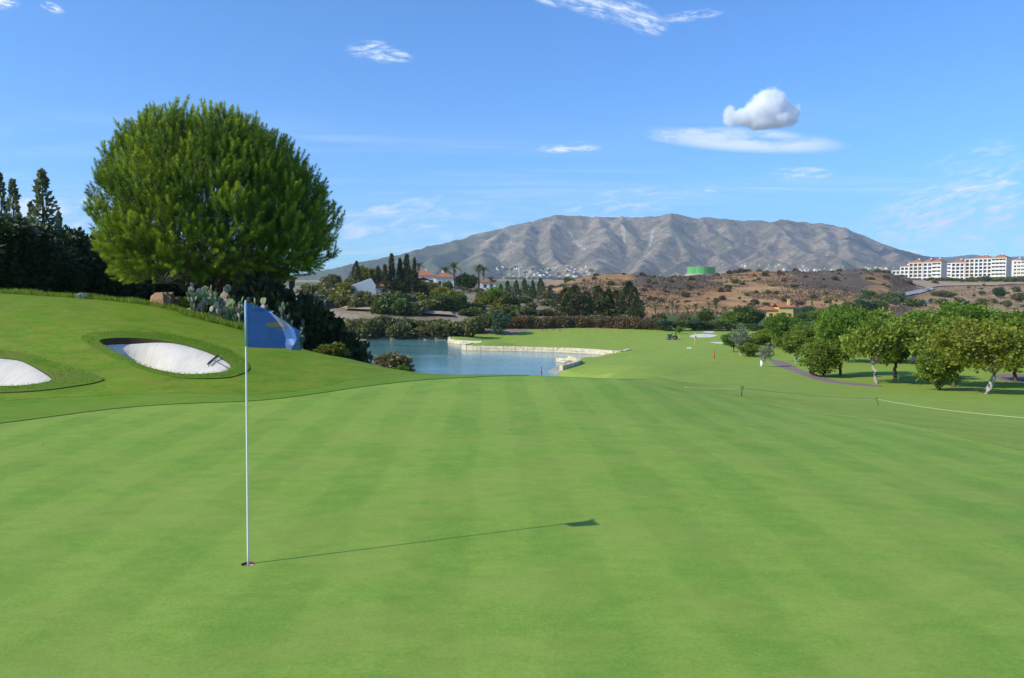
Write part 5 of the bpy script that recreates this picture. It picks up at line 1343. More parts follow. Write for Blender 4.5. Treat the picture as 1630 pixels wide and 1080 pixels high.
for px, Y, top, w, lab in ((1043, 240, 483, 22, 'valley palm just past the hedge end'), (1062, 235, 486, 20, 'low valley palm beside the first one'), (1078, 245, 484, 20, 'valley palm above the lone fairway tree'), (1094, 238, 488, 20, 'valley palm over the far bunkers, lower'), (1107, 250, 484, 20, 'valley palm over the far bunkers, higher'), (1120, 240, 489, 18, 'small valley palm in the middle of the grove'), (1139, 235, 480, 24, 'tall valley palm with bright head'), (1153, 245, 487, 18, 'small valley palm before the green clump'),
                           (1292, 262, 472, 20, 'palm behind the yellow house roof'), (1322, 266, 473, 20, 'second palm beyond the yellow house'), (1070, 262, 480, 18, 'far thin palm at the foot of the hill'), (1128, 262, 481, 18, 'far thin palm behind the bright headed one')):
    palm(lab, px, Y, top, w, VG, 2, 12)

# ------------------------------------------------------------------ trees on the left hill
grow_b('round_tree', 'dense round dark green tree beside the villa palms', 'tree', ROUND, 744, 463, 431, 38)
for i, (px, Y, top, w, lab) in enumerate(((624, 222, 405, 12, 'tallest slim cypress on the hill'), (637, 226, 412, 12, 'slim cypress right of the tallest one'), (648, 230, 406, 12, 'slim cypress rising from the yellow palm head'), (660, 234, 411, 10, 'very slim dark cypress before the villa tower'), (613, 224, 422, 11, 'slim cypress left of the tallest one'), (602, 226, 424, 11, 'short slim cypress beside the yellow green tree'), (592, 228, 430, 10, 'short cypress above the white house'))):
    grow_b('cypress', lab, 'cypress', CYPT[i % 2], px, 472, top, w, 'slim cypresses on the hill')
for i, (px, Y, top, w, lab) in enumerate(((568, 226, 416, 22, 'dark conifer left of the yellow green trees'), (618, 214, 436, 26, 'bushy dark conifer above the white house roof'), (634, 212, 438, 26, 'bushy dark conifer below the tallest cypress'), (650, 211, 440, 26, 'bushy dark conifer in the middle of the hill'), (664, 210, 442, 26, 'bushy dark conifer below the slim dark cypress'), (676, 208, 452, 28, 'bushy dark conifer in front of the villa wall'), (640, 222, 428, 24, 'dark conifer behind the bushy ones'), (655, 224, 430, 22, 'dark conifer near the villa tower'),
                                          (808, 262, 447, 14, 'first small conifer of the row behind the short palms'), (822, 263, 446, 14, 'second small conifer of the row behind the short palms'), (835, 262, 444, 14, 'third small conifer of the row behind the short palms'), (848, 264, 446, 13, 'fourth small conifer of the row behind the short palms'), (860, 262, 443, 18, 'widest conifer of the row behind the short palms'), (875, 258, 457, 14, 'small conifer at the end of the row'), (797, 266, 452, 13, 'small conifer before the first of the row'))):
    if i < 8: grow_b('dark_conifer', lab, 'conifer', CON[i % 3], px, 479 if 0 < i < 6 else 462, top, w, 'conifers on the villa hill')
    else: grow_b('dark_conifer', lab, 'conifer', CON[i % 3], px, 472 + (px - 797) * 0.1, top, w, 'conifers on the villa hill')
for kind, px, Y, top, w, lab in (('y', 579, 232, 423, 32, 'yellow green airy tree behind the white house'), ('y', 600, 234, 425, 28, 'yellow green tree among the cypresses'), ('o', 528, 214, 433, 34, 'round olive yellow tree at the edge of the hill'), ('y', 548, 206, 446, 34, 'pale yellow green bush-like tree near the hill edge'), ('o', 556, 212, 440, 26, 'pale tree left of the white house'),
                                 ('y', 702, 224, 453, 34, 'yellow tree under the villa terrace'), ('y', 722, 222, 459, 36, 'golden yellow tree in front of the villa'), ('o', 672, 220, 444, 26, 'olive tree hiding the lower wall of the villa'), ('y', 690, 220, 447, 24, 'yellowish tree before the middle of the villa'), ('m', 712, 220, 446, 22, 'small green tree before the villa windows'), ('m', 730, 220, 466, 34, 'dark green tree under the golden one'), ('m', 700, 216, 464, 34, 'green tree below the villa terrace'), ('m', 790, 236, 453, 38, 'light green tree past the palm pair'), ('o', 806, 232, 462, 30, 'olive tree on the bare slope')):
    pr_ = {'y': YTREE[int(px) % 2], 'o': MIDT[1], 'm': MIDT[2 if px == 790 else 0]}[kind]
    grow_b('hill_tree', lab, 'tree', pr_, px, top + w * 0.9, top, w, 'leafy trees on the villa hill')
HS = 'olive trees and bushes below the houses'
for kind, px, Y, top, w in sorted((('olive', 593, 196, 466, 32), ('grey', 612, 194, 462, 32), ('mid', 632, 193, 464, 30), ('grey', 650, 192, 465, 28), ('olive', 668, 191, 472, 32), ('olive', 684, 190, 474, 28), ('mid', 604, 190, 474, 30), ('mid', 640, 189, 476, 32), ('olive', 661, 188, 480, 26), ('yellow', 533, 192, 462, 28), ('olive', 520, 190, 458, 30), ('olive', 548, 190, 466, 28), ('grey', 506, 188, 462, 34), ('olive', 496, 192, 450, 34), ('olive', 566, 193, 472, 24), ('yellow', 540, 198, 455, 30), ('olive', 515, 196, 448, 26), ('mid', 739, 200, 476, 22), ('yellow', 792, 190, 483, 26), ('olive', 768, 212, 462, 22), ('yellow', 788, 205, 468, 24), ('mid', 757, 182, 488, 28), ('mid', 742, 178, 492, 26), ('olive', 834, 190, 486, 22), ('mid', 812, 182, 484, 28), ('olive', 872, 196, 490, 22), ('olive', 858, 184, 494, 26), ('yellow', 894, 198, 488, 16), ('olive', 885, 186, 492, 24), ('olive', 845, 200, 480, 18)), key=lambda q_: q_[1]):
    bush(kind, count('hs' + kind) + {'olive': ' dull olive bush from the pine on the bank below the houses', 'grey': ' greyish bush from the pine on the bank below the houses', 'mid': ' green bush from the pine on the bank below the houses', 'yellow': ' yellowish bush from the pine on the bank below the houses'}[kind], px, Y, top, w, HS, base=min(top + w * 0.85, 503))

rb_ = np.random.default_rng(64)
for k in range(30):
    px = rb_.uniform(490, 890); base = rb_.uniform(470, 486) if px < 700 else rb_.uniform(478, 496); w = rb_.uniform(14, 26)
    bush(('olive', 'yellow', 'mid', 'olive', 'grey')[int(rb_.integers(5))], 'scattered bush on the villa hill between the trees and the dirt track', px, 0, base - w * rb_.uniform(.55, .85), w, 'scattered bushes on the villa hill', base=base)

# ------------------------------------------------------------------ valley trees before and right of the brown hill
VT = 'trees in the valley before the brown hill'
for kind, px, Y, top, w, lab in (('g', 1058, 190, 506, 34, 'greyish tree at the end of the reddish hedge'), ('m', 1083, 186, 509, 30, 'dark green tree behind the lone fairway tree'), ('g', 1105, 190, 505, 34, 'grey green tree over the far bunkers'), ('d', 1122, 180, 511, 34, 'dark rounded tree right above the far bunkers'), ('m', 1145, 185, 508, 36, 'olive tree between far bunkers and orchard'), ('o', 1160, 178, 514, 30, 'low tree at the orchard head, behind the dense one'),
                                 ('b', 1166, 245, 492, 34, 'green tree clump tree on the valley floor, nearer'), ('m', 1188, 250, 484, 44, 'largest green tree left of the yellow house'), ('g', 1205, 240, 492, 34, 'blue green tree touching the yellow house'), ('m', 1122, 255, 490, 32, 'tree in the palm grove'), ('m', 1252, 290, 479, 22, 'small dark tree above the yellow house'), ('g', 1284, 258, 484, 34, 'blue green tree right of the yellow house'), ('b', 1302, 245, 490, 30, 'bright green tree right of the yellow house'), ('m', 1330, 262, 482, 40, 'wide tree under the hill road'), ('o', 1352, 270, 477, 36, 'olive tree on the lower hill slope'), ('g', 1372, 285, 472, 34, 'grey green tree on the lower hill slope'), ('m', 1396, 290, 476, 30, 'green tree below the burnt knoll'), ('m', 1275, 240, 496, 26, 'low tree beside the yellow house wall'), ('o', 1090, 230, 498, 30, 'olive tree among the valley palms'), ('m', 1050, 225, 497, 26, 'green tree among the first valley palms'), ('m', 1230, 205, 512, 40, 'green tree in front of the yellow house'), ('m', 1200, 195, 515, 34, 'dark tree by the white garden wall')):
    pr_ = {'g': GREYT, 'm': MIDT[0], 'o': MIDT[1], 'b': MIDT[2], 'd': ROUND}[kind]
    grow_b('valley_tree', lab, 'tree', pr_, px, min(max(top + w * 0.8, 503), 527), top, w * 1.1, VT)
grow_b('fairway_tree', 'small lone green tree standing on the far fairway', 'tree', MIDT[2], 1081, 532, 518, 11)

# ------------------------------------------------------------------ stone edging of the lake
M_STONE = plain_mat('pale_lake_stone', (0.66, 0.56, 0.38), 0.9, 0.1, 0.22, 2.2, 0.03)
M_FOOT = plain_mat('lake_wall_footing', (0.36, 0.33, 0.27), 0.9, 0.1, 0.3, 2.0)
def stone_wall(label, line, h, thick=0.5, follow=False):
    P = resample_open(np.array(line), 0.75); o = np.array([P[0][0], P[0][1], WATER_Z])
    root = thing('stone_edging', label, 'stone wall', tuple(o)); rg = np.random.default_rng(len(P)); mb = MB(); ft = MB()
    for a, b in zip(P[:-1], P[1:]):
        d = b - a; L = np.linalg.norm(d); ang = math.atan2(d[1], d[0]); c, s_ = math.cos(ang), math.sin(ang); mid = (a + b) / 2
        for k in range(2):
            zb = -0.05 + k * h * 0.5 + (max(0.0, gz(mid[0], mid[1]) - WATER_Z - 0.12) if follow else 0.0); hh = h * 0.5 * (1.0 + 0.05 * rg.normal()); n0 = mb.n; off = rg.normal() * 0.02
            mb.box(-L * 0.5 + 0.01, L * 0.5 - 0.01, -thick / 2 + off, thick / 2 + off, zb, zb + hh - 0.015)
            V = mb.v[-1]; V += rg.normal(size=V.shape) * 0.014; X = V[:, 0] * c - V[:, 1] * s_ + mid[0] - o[0]; Yy = V[:, 0] * s_ + V[:, 1] * c + mid[1] - o[1]; V[:, 0] = X; V[:, 1] = Yy
        ft.box(-L * 0.5 - 0.05, L * 0.5 + 0.05, -thick * 0.9, thick * 0.9, -0.9, 0.06)
        V = ft.v[-1]; X = V[:, 0] * c - V[:, 1] * s_ + mid[0] - o[0]; Yy = V[:, 0] * s_ + V[:, 1] * c + mid[1] - o[1]; V[:, 0] = X; V[:, 1] = Yy
    tag(link('stone', mb.mesh('stone', M_STONE), root), None, None, None, 'stuff'); link('footing', ft.mesh('footing', M_FOOT), root)
def resample_open(P, step):
    out = []
    for i in range(len(P) - 1):
        m = max(1, int(round(np.linalg.norm(P[i + 1] - P[i]) / step))); out += [P[i] + (P[i + 1] - P[i]) * k / m for k in range(m)]
    return np.array(out + [P[-1]])
stone_wall('short pale stone edging at the tip of the far fairway', dense(WALL_A, 1.0, False), 0.72)
stone_wall('long pale stone edging along the fairway side of the lake', dense(WALL_B, 1.0, False), 0.78)
WALL_C = dense([lk(887, 576.5), lk(906, 579), lk(921, 585.5), lk(910, 592), lk(893, 596)], 0.6, False)
stone_wall('curved pale stone edging round the grey gravel shore', WALL_C, 0.62, 0.4, True)

# ------------------------------------------------------------------ stakes and markers
def stake(label, px, py, h, col, name='stake'):
    p = hit(px, py) if py < 590 or px > 1000 else np.array([*lk(px, py), WATER_Z + 0.1]); o = thing(name, label, 'marker stake', tuple(p), 0, 'coloured stakes around the fairway')
    link('post', MB().tube([(0, 0, -.1), (0.02, 0, h)], [0.06, 0.055], 8).mesh('post', col, True), o)
    link('cap', MB().tube([(0.02, 0, h), (0.02, 0, h + .05)], [0.075, 0.03], 8).mesh('cap', col, True), o)
M_REDP = plain_mat('red_stake_paint', (0.50, 0.045, 0.03), 0.5, 0.4, 0.1, 10); M_ORP = plain_mat('orange_paint', (0.62, 0.20, 0.04), 0.5, 0.4, 0.1, 10); M_YELP = plain_mat('yellow_paint', (0.65, 0.45, 0.05), 0.5, 0.4, 0.1, 10)
stake('red stake in the shallow water by the gravel shore', 862, 595, 0.55, M_REDP)
stake('red stake on the fairway between the bunkers and the bare tree', 1137, 571, 0.85, M_REDP)
stake('orange stake on the grass behind the stone edging tip', 779, 549.5, 0.75, M_ORP)
stake('small orange stake above the long stone edging', 908, 551, 0.7, M_ORP)
stake('yellow marker on the far fairway below the pale bunker', 1105, 552, 0.7, M_YELP)
p = hit(1097, 556); tb = thing('tee_board', 'low white board lying on the far fairway', 'board', tuple(p)); link('panel', MB().box(-0.32, 0.32, -0.05, 0.05, 0.05, 0.26).mesh('panel', M_WHITE), tb); link('foot', MB().box(-0.25, -0.2, -0.04, 0.04, -.05, 0.05).box(0.2, 0.25, -0.04, 0.04, -.05, 0.05).mesh('foot', M_WHITE), tb)
p = hit(1106, 544); fs = thing('far_flagstick', 'distant flagstick with a small orange flag before the pale bunker', 'flagstick', tuple(p))
link('stick', MB().tube([(0, 0, 0), (0, 0, 1.5)], 0.035, 6).mesh('stick', M_WHITE), fs)
link('flag', MB().add([(0.04, 0, 0.95), (0.28, 0.05, 0.85), (0.30, 0.0, 0.45), (0.04, 0, 0.5), (0.04, 0.02, 0.95), (0.28, 0.07, 0.85), (0.30, 0.02, 0.45), (0.04, 0.02, 0.5)], [(0, 1, 2, 3), (7, 6, 5, 4), (0, 4, 5, 1), (1, 5, 6, 2), (2, 6, 7, 3)]).mesh('flag', M_ORP), fs)

# mower
p = hit(1071, 541); mw = thing('ride_on_mower', 'dark ride-on mower with a reddish seat on the far fairway', 'mower', tuple(p), -0.35)
M_MOW = plain_mat('dark_mower_paint', (0.035, 0.040, 0.040), 0.4, 0.5, 0.2, 5); M_TYRE = plain_mat('tyre_rubber', (0.018, 0.018, 0.018), 0.8, 0.2, 0.2, 9); M_SEAT = plain_mat('reddish_seat', (0.30, 0.075, 0.04), 0.6, 0.3, 0.2, 9); M_GREYM = plain_mat('grey_metal', (0.16, 0.17, 0.17), 0.45, 0.5, 0.15, 9)
mb = MB(); mb.add([(-0.85, -.38, .32), (0.55, -.38, .32), (0.55, .38, .32), (-0.85, .38, .32), (-0.80, -.34, .68), (0.5, -.36, .62), (0.5, .36, .62), (-0.80, .34, .68)], [(0, 3, 2, 1), (4, 5, 6, 7), (0, 1, 5, 4), (1, 2, 6, 5), (2, 3, 7, 6), (3, 0, 4, 7)])
link('body', mb.mesh('body', M_MOW), mw)
link('engine_cover', MB().box(-0.9, -0.15, -.33, .33, .685, .92).mesh('engine_cover', M_MOW), mw)
st = link('seat', MB().box(0.05, 0.5, -.25, .25, .63, .76).mesh('seat', M_SEAT), mw); link('backrest', MB().box(0.40, 0.52, -.25, .25, .765, 1.28).mesh('backrest', M_SEAT), mw)
link('steering_wheel', MB().tube([(-0.12 + 0.17 * math.cos(a) * .5, 0.17 * math.sin(a), 1.05 + 0.17 * math.cos(a) * .85) for a in np.linspace(0, 6.283, 13)], 0.02, 6).mesh('steering_wheel', M_TYRE, True), mw)
link('steering_column', MB().tube([(-0.3, 0, .92), (-0.12, 0, 1.05)], 0.03, 6).mesh('steering_column', M_GREYM, True), mw)
link('roll_bar', MB().tube([(0.56, -.36, .5), (0.56, -.36, 1.42), (0.56, .36, 1.42), (0.56, .36, .5)], 0.035, 6).mesh('roll_bar', M_GREYM, True), mw)
link('cutting_deck', MB().box(-1.15, -0.5, -.75, .75, .1, .28).mesh('cutting_deck', M_GREYM), mw)
for x, y, r in ((-0.65, -.52, .26), (-0.65, .52, .26), (0.42, -.55, .33), (0.42, .55, .33)):
    wv_ = MB(); wv_.tube([(x, y - .1, r), (x, y + .1, r)], r, 16); w = link('wheel', wv_.mesh('wheel', M_TYRE, False), mw)
    h_ = MB(); h_.tube([(x, y - .12, r), (x, y + .12, r)], r * .5, 12); link('rim', h_.mesh('rim', M_GREYM), w)

# ------------------------------------------------------------------ buildings
M_WALLW = plain_mat('white_render', (0.78, 0.76, 0.71), 0.8, 0.2, 0.05, 0.4); M_CREAM = plain_mat('cream_render', (0.72, 0.66, 0.55), 0.8, 0.2, 0.06, 0.3); M_YELW = plain_mat('yellow_render', (0.66, 0.47, 0.17), 0.8, 0.2, 0.06, 0.5)
M_PANE = plain_mat('window_glass', (0.035, 0.045, 0.055), 0.15, 0.6, 0.2, 0.8); M_FRAME = plain_mat('window_frame_brown', (0.16, 0.11, 0.08), 0.6, 0.3, 0.1, 3)
def tile_mat(name, col):
    m, t, out = new_mat(name); oc = t.n('ShaderNodeTexCoord').outputs['Object']
    f = t.math('ADD', t.math('MULTIPLY', t.noise(oc, 1.3, 4.0, 0.7), 0.6), t.math('MULTIPLY', t.noise(t.vmath('MULTIPLY', oc, (4.0, 4.0, 1.0)), 1.0, 2.0), 0.4))
    principled(t, out, t.ramp(f, [(0.3, tuple(x * .6 for x in col)), (0.5, col), (0.7, tuple(x * 1.3 for x in col))]), 0.9, 0.1, f, 0.05); return m
M_TILE = tile_mat('terracotta_tile', (0.40, 0.165, 0.085))
WIN = {}
def window(parent, x, y, z, w, h, facing=(0, -1)):
    """a glazed opening: frame with a pane as its own part"""
    key = (round(w, 2), round(h, 2))
    if key not in WIN:
        f = MB(); f.box(-w / 2, w / 2, -0.05, 0.0, 0, 0.09).box(-w / 2, w / 2, -0.05, 0.0, h - 0.09, h).box(-w / 2, -w / 2 + .09, -0.05, 0, 0.09, h - .09).box(w / 2 - .09, w / 2, -0.05, 0, .09, h - .09).box(-0.04, 0.04, -0.045, 0, .09, h - .09)
        g = MB(); g.box(-w / 2 + .09, w / 2 - .09, -0.02, 0.0, 0.09, h - 0.09)
        WIN[key] = (f.mesh('window', M_FRAME), g.mesh('pane', M_PANE))
    o = link('window', WIN[key][0], parent, (x, y, z), (0, 0, math.atan2(facing[1], facing[0]) + math.pi / 2)); link('pane', WIN[key][1], o); return o
def apartment(label, px, base_py, Y, rotz, segs, fl=3.15):
    """segs: (x0, x1, front, depth, floors, style, roof)"""
    p = gp(px, Y); zb = at(px, base_py, Y)[2]; root = thing('apartment_building', label, 'apartments', (p[0], p[1], zb), rotz, 'white apartment blocks on the ridge')
    for si, (x0, x1, y0, dep, nfl, style, roof) in enumerate(segs):
        H = nfl * fl; y1 = y0 + dep; rec = 1.5 if style != 'plain' else 0.0; w = MB()
        n = max(1, round((x1 - x0) / 3.4)); bw = (x1 - x0) / n
        w.box(x0, x1, y0 + rec, y1, -4.0, H)                                      # body, set back behind the arcade
        if rec:
            pier = 0.42 if style == 'arcade' else 0.3
            w.box(x0, x1, y0, y0 + rec - 0.003, -4.0, 0.35)
            for f in range(nfl): w.box(x0 + .002, x1 - .002, y0 + 0.004, y0 + rec - 0.004, (f + 1) * fl - 0.62, (f + 1) * fl + (0.42 if style == 'balcony' and f < nfl - 1 else 0.0))
            for b in range(n + 1):
                c = x0 + b * bw
                if style == 'balcony' and 0 < b < n: continue
                pw = pier if 0 < b < n else 0.7
                w.box(max(x0, c - pw), min(x1, c + pw), y0 - 0.01, y0 + rec - 0.006, 0.35, H - 0.004)
        w.box(x0 - .25, x1 + .25, y0 - .25, y1 + .25, H + .001, H + .3)
        link('wall', w.mesh('wall', M_WALLW if si % 2 else M_CREAM), root)
        for f in range(nfl):
            for b in range(n):
                window(root, x0 + (b + .5) * bw, y0 + rec - 0.003, f * fl + 0.4, min(2.0, bw * .62), 2.05)
            if style == 'balcony': link('balcony_rail', MB().box(x0 + .7, x1 - .7, y0 + .02, y0 + .1, f * fl + .45, f * fl + 1.15).mesh('balcony_rail', M_WALLW), root)
        for f in range(nfl):
            window(root, x0 - 0.003, y0 + dep * .55, f * fl + .5, 1.5, 1.6, (-1, 0)) if si == 0 else None
        if roof:
            rf = link('roof', MB().hip(x0 + .3, x1 - .3, y0 + .3, y1 - .3, H + .302, roof, 0.6).mesh('roof', M_TILE), root)
            cxm = (x0 + x1) / 2; link('chimney', MB().box(cxm - .6, cxm + .6, (y0 + y1) / 2 + 1, (y0 + y1) / 2 + 2.2, H + .3, H + roof + 1.1).mesh('chimney', M_WALLW), rf)
apartment('white apartment block nearest the mountain, stepping down the ridge', 1462, 447.5, 690, -0.85, [(-24.5, -17, 1.0, 11, 3, 'arcade', 0), (-17, -9.5, 0.4, 12, 4, 'arcade', 1.6), (-9.5, 2, 0, 13, 5, 'arcade', 3.0), (2, 10, 0.5, 13, 5, 'arcade', 3.0), (10, 18, -1.5, 13, 5, 'balcony', 3.0)])
apartment('largest white apartment block in the middle of the ridge', 1550, 446.5, 700, -0.85, [(-27, -20, 0.8, 12, 5, 'balcony', 0), (-20, -9, 0, 13, 5, 'arcade', 3.0), (-9, -1, 0.5, 13, 6, 'arcade', 0), (-1, 13, -0.5, 14, 6, 'arcade', 3.2), (13, 25, -2.5, 14, 6, 'balcony', 3.2)])
apartment('narrow white apartment block between the largest one and the end one', 1607, 443, 715, -0.85, [(-6, 1, 0, 12, 5, 'plain', 2.0), (1, 8, -0.6, 12, 5, 'arcade', 1.8)])
apartment('white balconied apartment block cut by the picture edge', 1632, 444, 705, -0.85, [(-11, 0, 0, 13, 5, 'balcony', 0), (0, 12, -1, 13, 6, 'arcade', 2.0)])

def house(name, label, px, py, rotz, boxes, wins, mat, roofs, chim=(), extra=()):
    p = hit(px, py); root = thing(name, label, 'house', tuple(p), rotz, None, 0.84 if name == 'villa' else None)
    for b in boxes: link('wall', MB().box(*b).mesh('wall', mat), root)
    rfs = []
    for kind, x0, x1, y0, y1, z, h, *ax in roofs:
        mb = MB(); (mb.hip(x0, x1, y0, y1, z, h) if kind == 'hip' else mb.gable(x0, x1, y0, y1, z, h, axis=(ax[0] if ax else 'x'))); rfs.append(link('roof', mb.mesh('roof', M_TILE), root))
    for x, y, z, w, h, *f in wins: window(root, x, y, z, w, h, f[0] if f else (0, -1))
    for x, y, z, h in chim: link('chimney', MB().box(x - .35, x + .35, y - .35, y + .35, z, z + h).box(x - .45, x + .45, y - .45, y + .45, z + h + .001, z + h + .12).mesh('chimney', mat), rfs[0])
    return root
# white house with a sloping roof below the cypresses
wh = house('white_house', 'plain white house with low tiled roof among bushes below the cypresses', 590, 474, 0.25,
      [(-4.2, 1.2, 0, 6, -2, 2.9), (1.2, 5.6, 0.6, 6, -2, 2.2)], [(3.3, .597, .5, 1.2, 1.1)], M_WALLW, [('gable', 1.35, 5.4, .8, 6, 2.2, 1.5)], [(3.2, 3.4, 3.4, 1.0)])
link('gable_wall', MB().add([(-4.2, 0, 2.9), (1.2, 0, 2.9), (0.2, 0, 4.5), (-4.2, 6, 2.9), (1.2, 6, 2.9), (0.2, 6, 4.5)], [(0, 1, 2), (5, 4, 3), (0, 2, 5, 3), (2, 1, 4, 5), (0, 3, 4, 1)]).mesh('gable_wall', M_WALLW), wh)
# villa
house('villa', 'white villa with terracotta roofs and small tower behind the palms', 693, 459, 0.15,
      [(-8, 0, 2, 9, -2, 4.2), (0, 6.5, 1.0, 9, -2, 3.6), (-6.5, -2.2, -1.5, 2, -2, 2.6), (-11.2, -8.6, 3, 6, -2, 7.2), (6.5, 9.0, 2.5, 8, -2, 2.6)],
      [(1.6, .997, .9, 1.1, 1.5), (4.6, .997, .9, 1.1, 1.5), (-1.2, 1.997, 1.6, 1.0, 1.3), (-5.4, -1.503, .5, 1.2, 1.6), (-3.4, -1.503, .5, 1.2, 1.6), (-9.9, 2.997, 4.6, .9, 1.3), (7.7, 2.497, .8, 1.0, 1.2)], M_WALLW,
      [('hip', -8, 0, 2, 9, 4.2, 2.0), ('hip', 0, 6.5, 1, 9, 3.6, 2.0), ('gable', -6.5, -2.2, -1.5, 2.0, 2.6, 1.0, 'y'), ('hip', -11.2, -8.6, 3, 6, 7.2, 0.9), ('hip', 6.5, 9, 2.5, 8, 2.6, 1.0)], [(-3, 6, 5.0, 1.8), (3, 6, 4.6, 1.6)])
house('garden_building', 'little white garden building behind the round dark tree', 777, 462, 0.1, [(-2.4, 2.4, 0, 4, -1.5, 2.3)], [(-1, -.003, .6, .9, 1.1), (1, -.003, .6, .9, 1.1)], M_WALLW, [('gable', -2.4, 2.4, 0, 4, 2.3, .7)])
# yellow house
house('yellow_house', 'yellow house with terracotta roofs and square chimney behind the orchard', 1247, 510, -0.12,
      [(-6.5, -1.2, 1.0, 7, -2, 2.7), (-1.2, 2.6, 0, 7, -2, 3.5), (2.6, 7.2, 1.5, 7, -2, 2.3)],
      [(-5.2, .997, .5, 1.0, 1.3), (-3.2, .997, .5, 1.0, 1.3), (0, -.003, .6, 1.1, 1.5), (1.7, -.003, .6, .8, 1.2), (4.2, 1.497, .5, 1.0, 1.2), (6.0, 1.497, .5, 1.0, 1.2)], M_YELW,
      [('hip', -6.5, -1.2, 1, 7, 2.7, 1.2), ('gable', -1.2, 2.6, 0, 7, 3.5, 1.2, 'x'), ('hip', 2.6, 7.2, 1.5, 7, 2.3, 1.2)], [(1.6, 1.4, 3.9, 1.9)])
p = hit(1212, 519); ww = thing('garden_wall', 'short white garden wall in front of the yellow house', 'wall', tuple(p)); link('panel', MB().box(-1.0, 1.0, -.15, .15, -.3, 1.0).mesh('panel', M_WALLW), ww); link('coping', MB().box(-1.08, 1.08, -.22, .22, 1.001, 1.1).mesh('coping', M_WALLW), ww)

# green tank on the brown hill
p = gp(1115, 640); zt = at(1115, 436.5, 640)[2]; tk = thing('water_tank', 'big round green water tank on top of the brown hill', 'tank', (p[0], p[1], zt))
M_TANK = plain_mat('green_tank_paint', (0.12, 0.43, 0.12), 0.5, 0.4, 0.1, 0.3); M_TANKD = plain_mat('green_tank_band', (0.09, 0.33, 0.095), 0.5, 0.4, 0.1, 0.3); M_CONC = plain_mat('concrete', (0.42, 0.38, 0.31), 0.9, 0.1, 0.15, 0.6)
TR = 22 * 640 / F_PX; TH = 10.5 * 640 / F_PX
link('base', MB().cyl((0, 0), TR * 1.12, -4.0, 0.0, 40).mesh('base', M_CONC), tk)
for k in range(20):
    a0, a1 = 2 * math.pi * k / 20, 2 * math.pi * (k + .96) / 20; V = []
    for r in (TR, TR - .2):
        for z in (0.01, TH):
            for a in (a0, (a0 + a1) / 2, a1): V.append((r * math.cos(a), r * math.sin(a), z))
    F = [(0, 1, 4, 3), (1, 2, 5, 4), (7, 6, 9, 10), (8, 7, 10, 11), (3, 4, 10, 9), (4, 5, 11, 10), (0, 3, 9, 6), (2, 8, 11, 5)]
    link('panel', MB().add(V, F).mesh('panel', M_TANK if k % 3 else M_TANKD), tk)
link('roof', MB().cyl((0, 0), TR - .21, TH - 1.2, TH - 1.0, 40, 0, TR * .05).cyl((0, 0), TR - .22, 0.2, TH - 1.21, 40).mesh('roof', M_TANKD), tk)
rl = MB(); rl.tube([((TR) * math.cos(a), (TR) * math.sin(a), TH + .55) for a in np.linspace(0, 2 * math.pi, 41)], 0.08, 5); [rl.tube([(TR * math.cos(a), TR * math.sin(a), TH), (TR * math.cos(a), TR * math.sin(a), TH + .55)], .06, 4) for a in np.linspace(0, 2 * math.pi, 20, endpoint=False)]
link('railing', rl.mesh('railing', M_CONC), tk)
# white low buildings on the brown hill
for px, py, Y, w, h, lab in ((1205, 436, 615, 27, 4, 'long low white building on the crest of the brown hill'), (1279, 431.5, 760, 13, 3, 'low white building beyond the hill crest, longer of two'), (1300, 431.5, 770, 8, 3, 'low white building beyond the hill crest, shorter of two'), (993, 437, 590, 8, 3, 'white shed on the first brown hilltop'), (965, 437.5, 595, 18, 1.5, 'low pale wall on the first brown hilltop')):
    p = gp(px, Y); s_ = Y / F_PX; z = at(px, py, Y)[2]
    o = thing('hilltop_building', lab, 'building', (p[0], p[1], z), random.uniform(-.1, .1)); W2, H2 = w * s_ / 2, h * s_
    link('wall', MB().box(-W2, W2, 0, 5, -6, H2).mesh('wall', M_WALLW), o); link('roof', MB().box(-W2 - .2, W2 + .2, -.2, 5.2, H2 + .001, H2 + .25).mesh('roof', M_CONC), o)
    for k in range(max(1, int(w / 6))): window(o, -W2 + (k + .5) * 2 * W2 / max(1, int(w / 6)), -0.003, H2 * .25, min(1.6, W2 * .4), H2 * .5)

# village at the foot of the mountain
def village_mesh(k):
    mb = MB(); d = (9, 7, 10)[k]; w = (12, 9, 17)[k]; h = (5.5, 6.5, 5)[k]
    mb.box(-w / 2, w / 2, 0, d, -6, h, 0)
    if k != 2: mb.gable(-w / 2, w / 2, 0, d, h, 2.2, 0.4, mi=1)
    else: mb.box(-w / 2 + 2, w / 2 - 5, 2, d - 1, h, h + 3, 0)
    return mb.mesh('village_house', [M_WALLW, M_TILE])
VM = [village_mesh(k) for k in range(3)]
VGm = at_m = None
def mzat(x, y):
    i = np.clip((x - mx[0, 0]) / (mx[0, 1] - mx[0, 0]), 0, mx.shape[1] - 1.001); j = np.clip((y - my[0, 0]) / (my[1, 0] - my[0, 0]), 0, mx.shape[0] - 1.001)
    a, b = int(i), int(j); fx_, fy_ = i - a, j - b
    return (mz[b, a] * (1 - fx_) + mz[b, a + 1] * fx_) * (1 - fy_) + (mz[b + 1, a] * (1 - fx_) + mz[b + 1, a + 1] * fx_) * fy_
rv = np.random.default_rng(77)
def mpy(px, Y):
    x = (px - CX) / F_PX * Y; z = max(mzat(x, Y), gz(x, Y)); d = (x, Y, z - EYE); f = d[1] * CA - d[2] * SA; return CY - (d[1] * SA + d[2] * CA) / f * F_PX, x, z
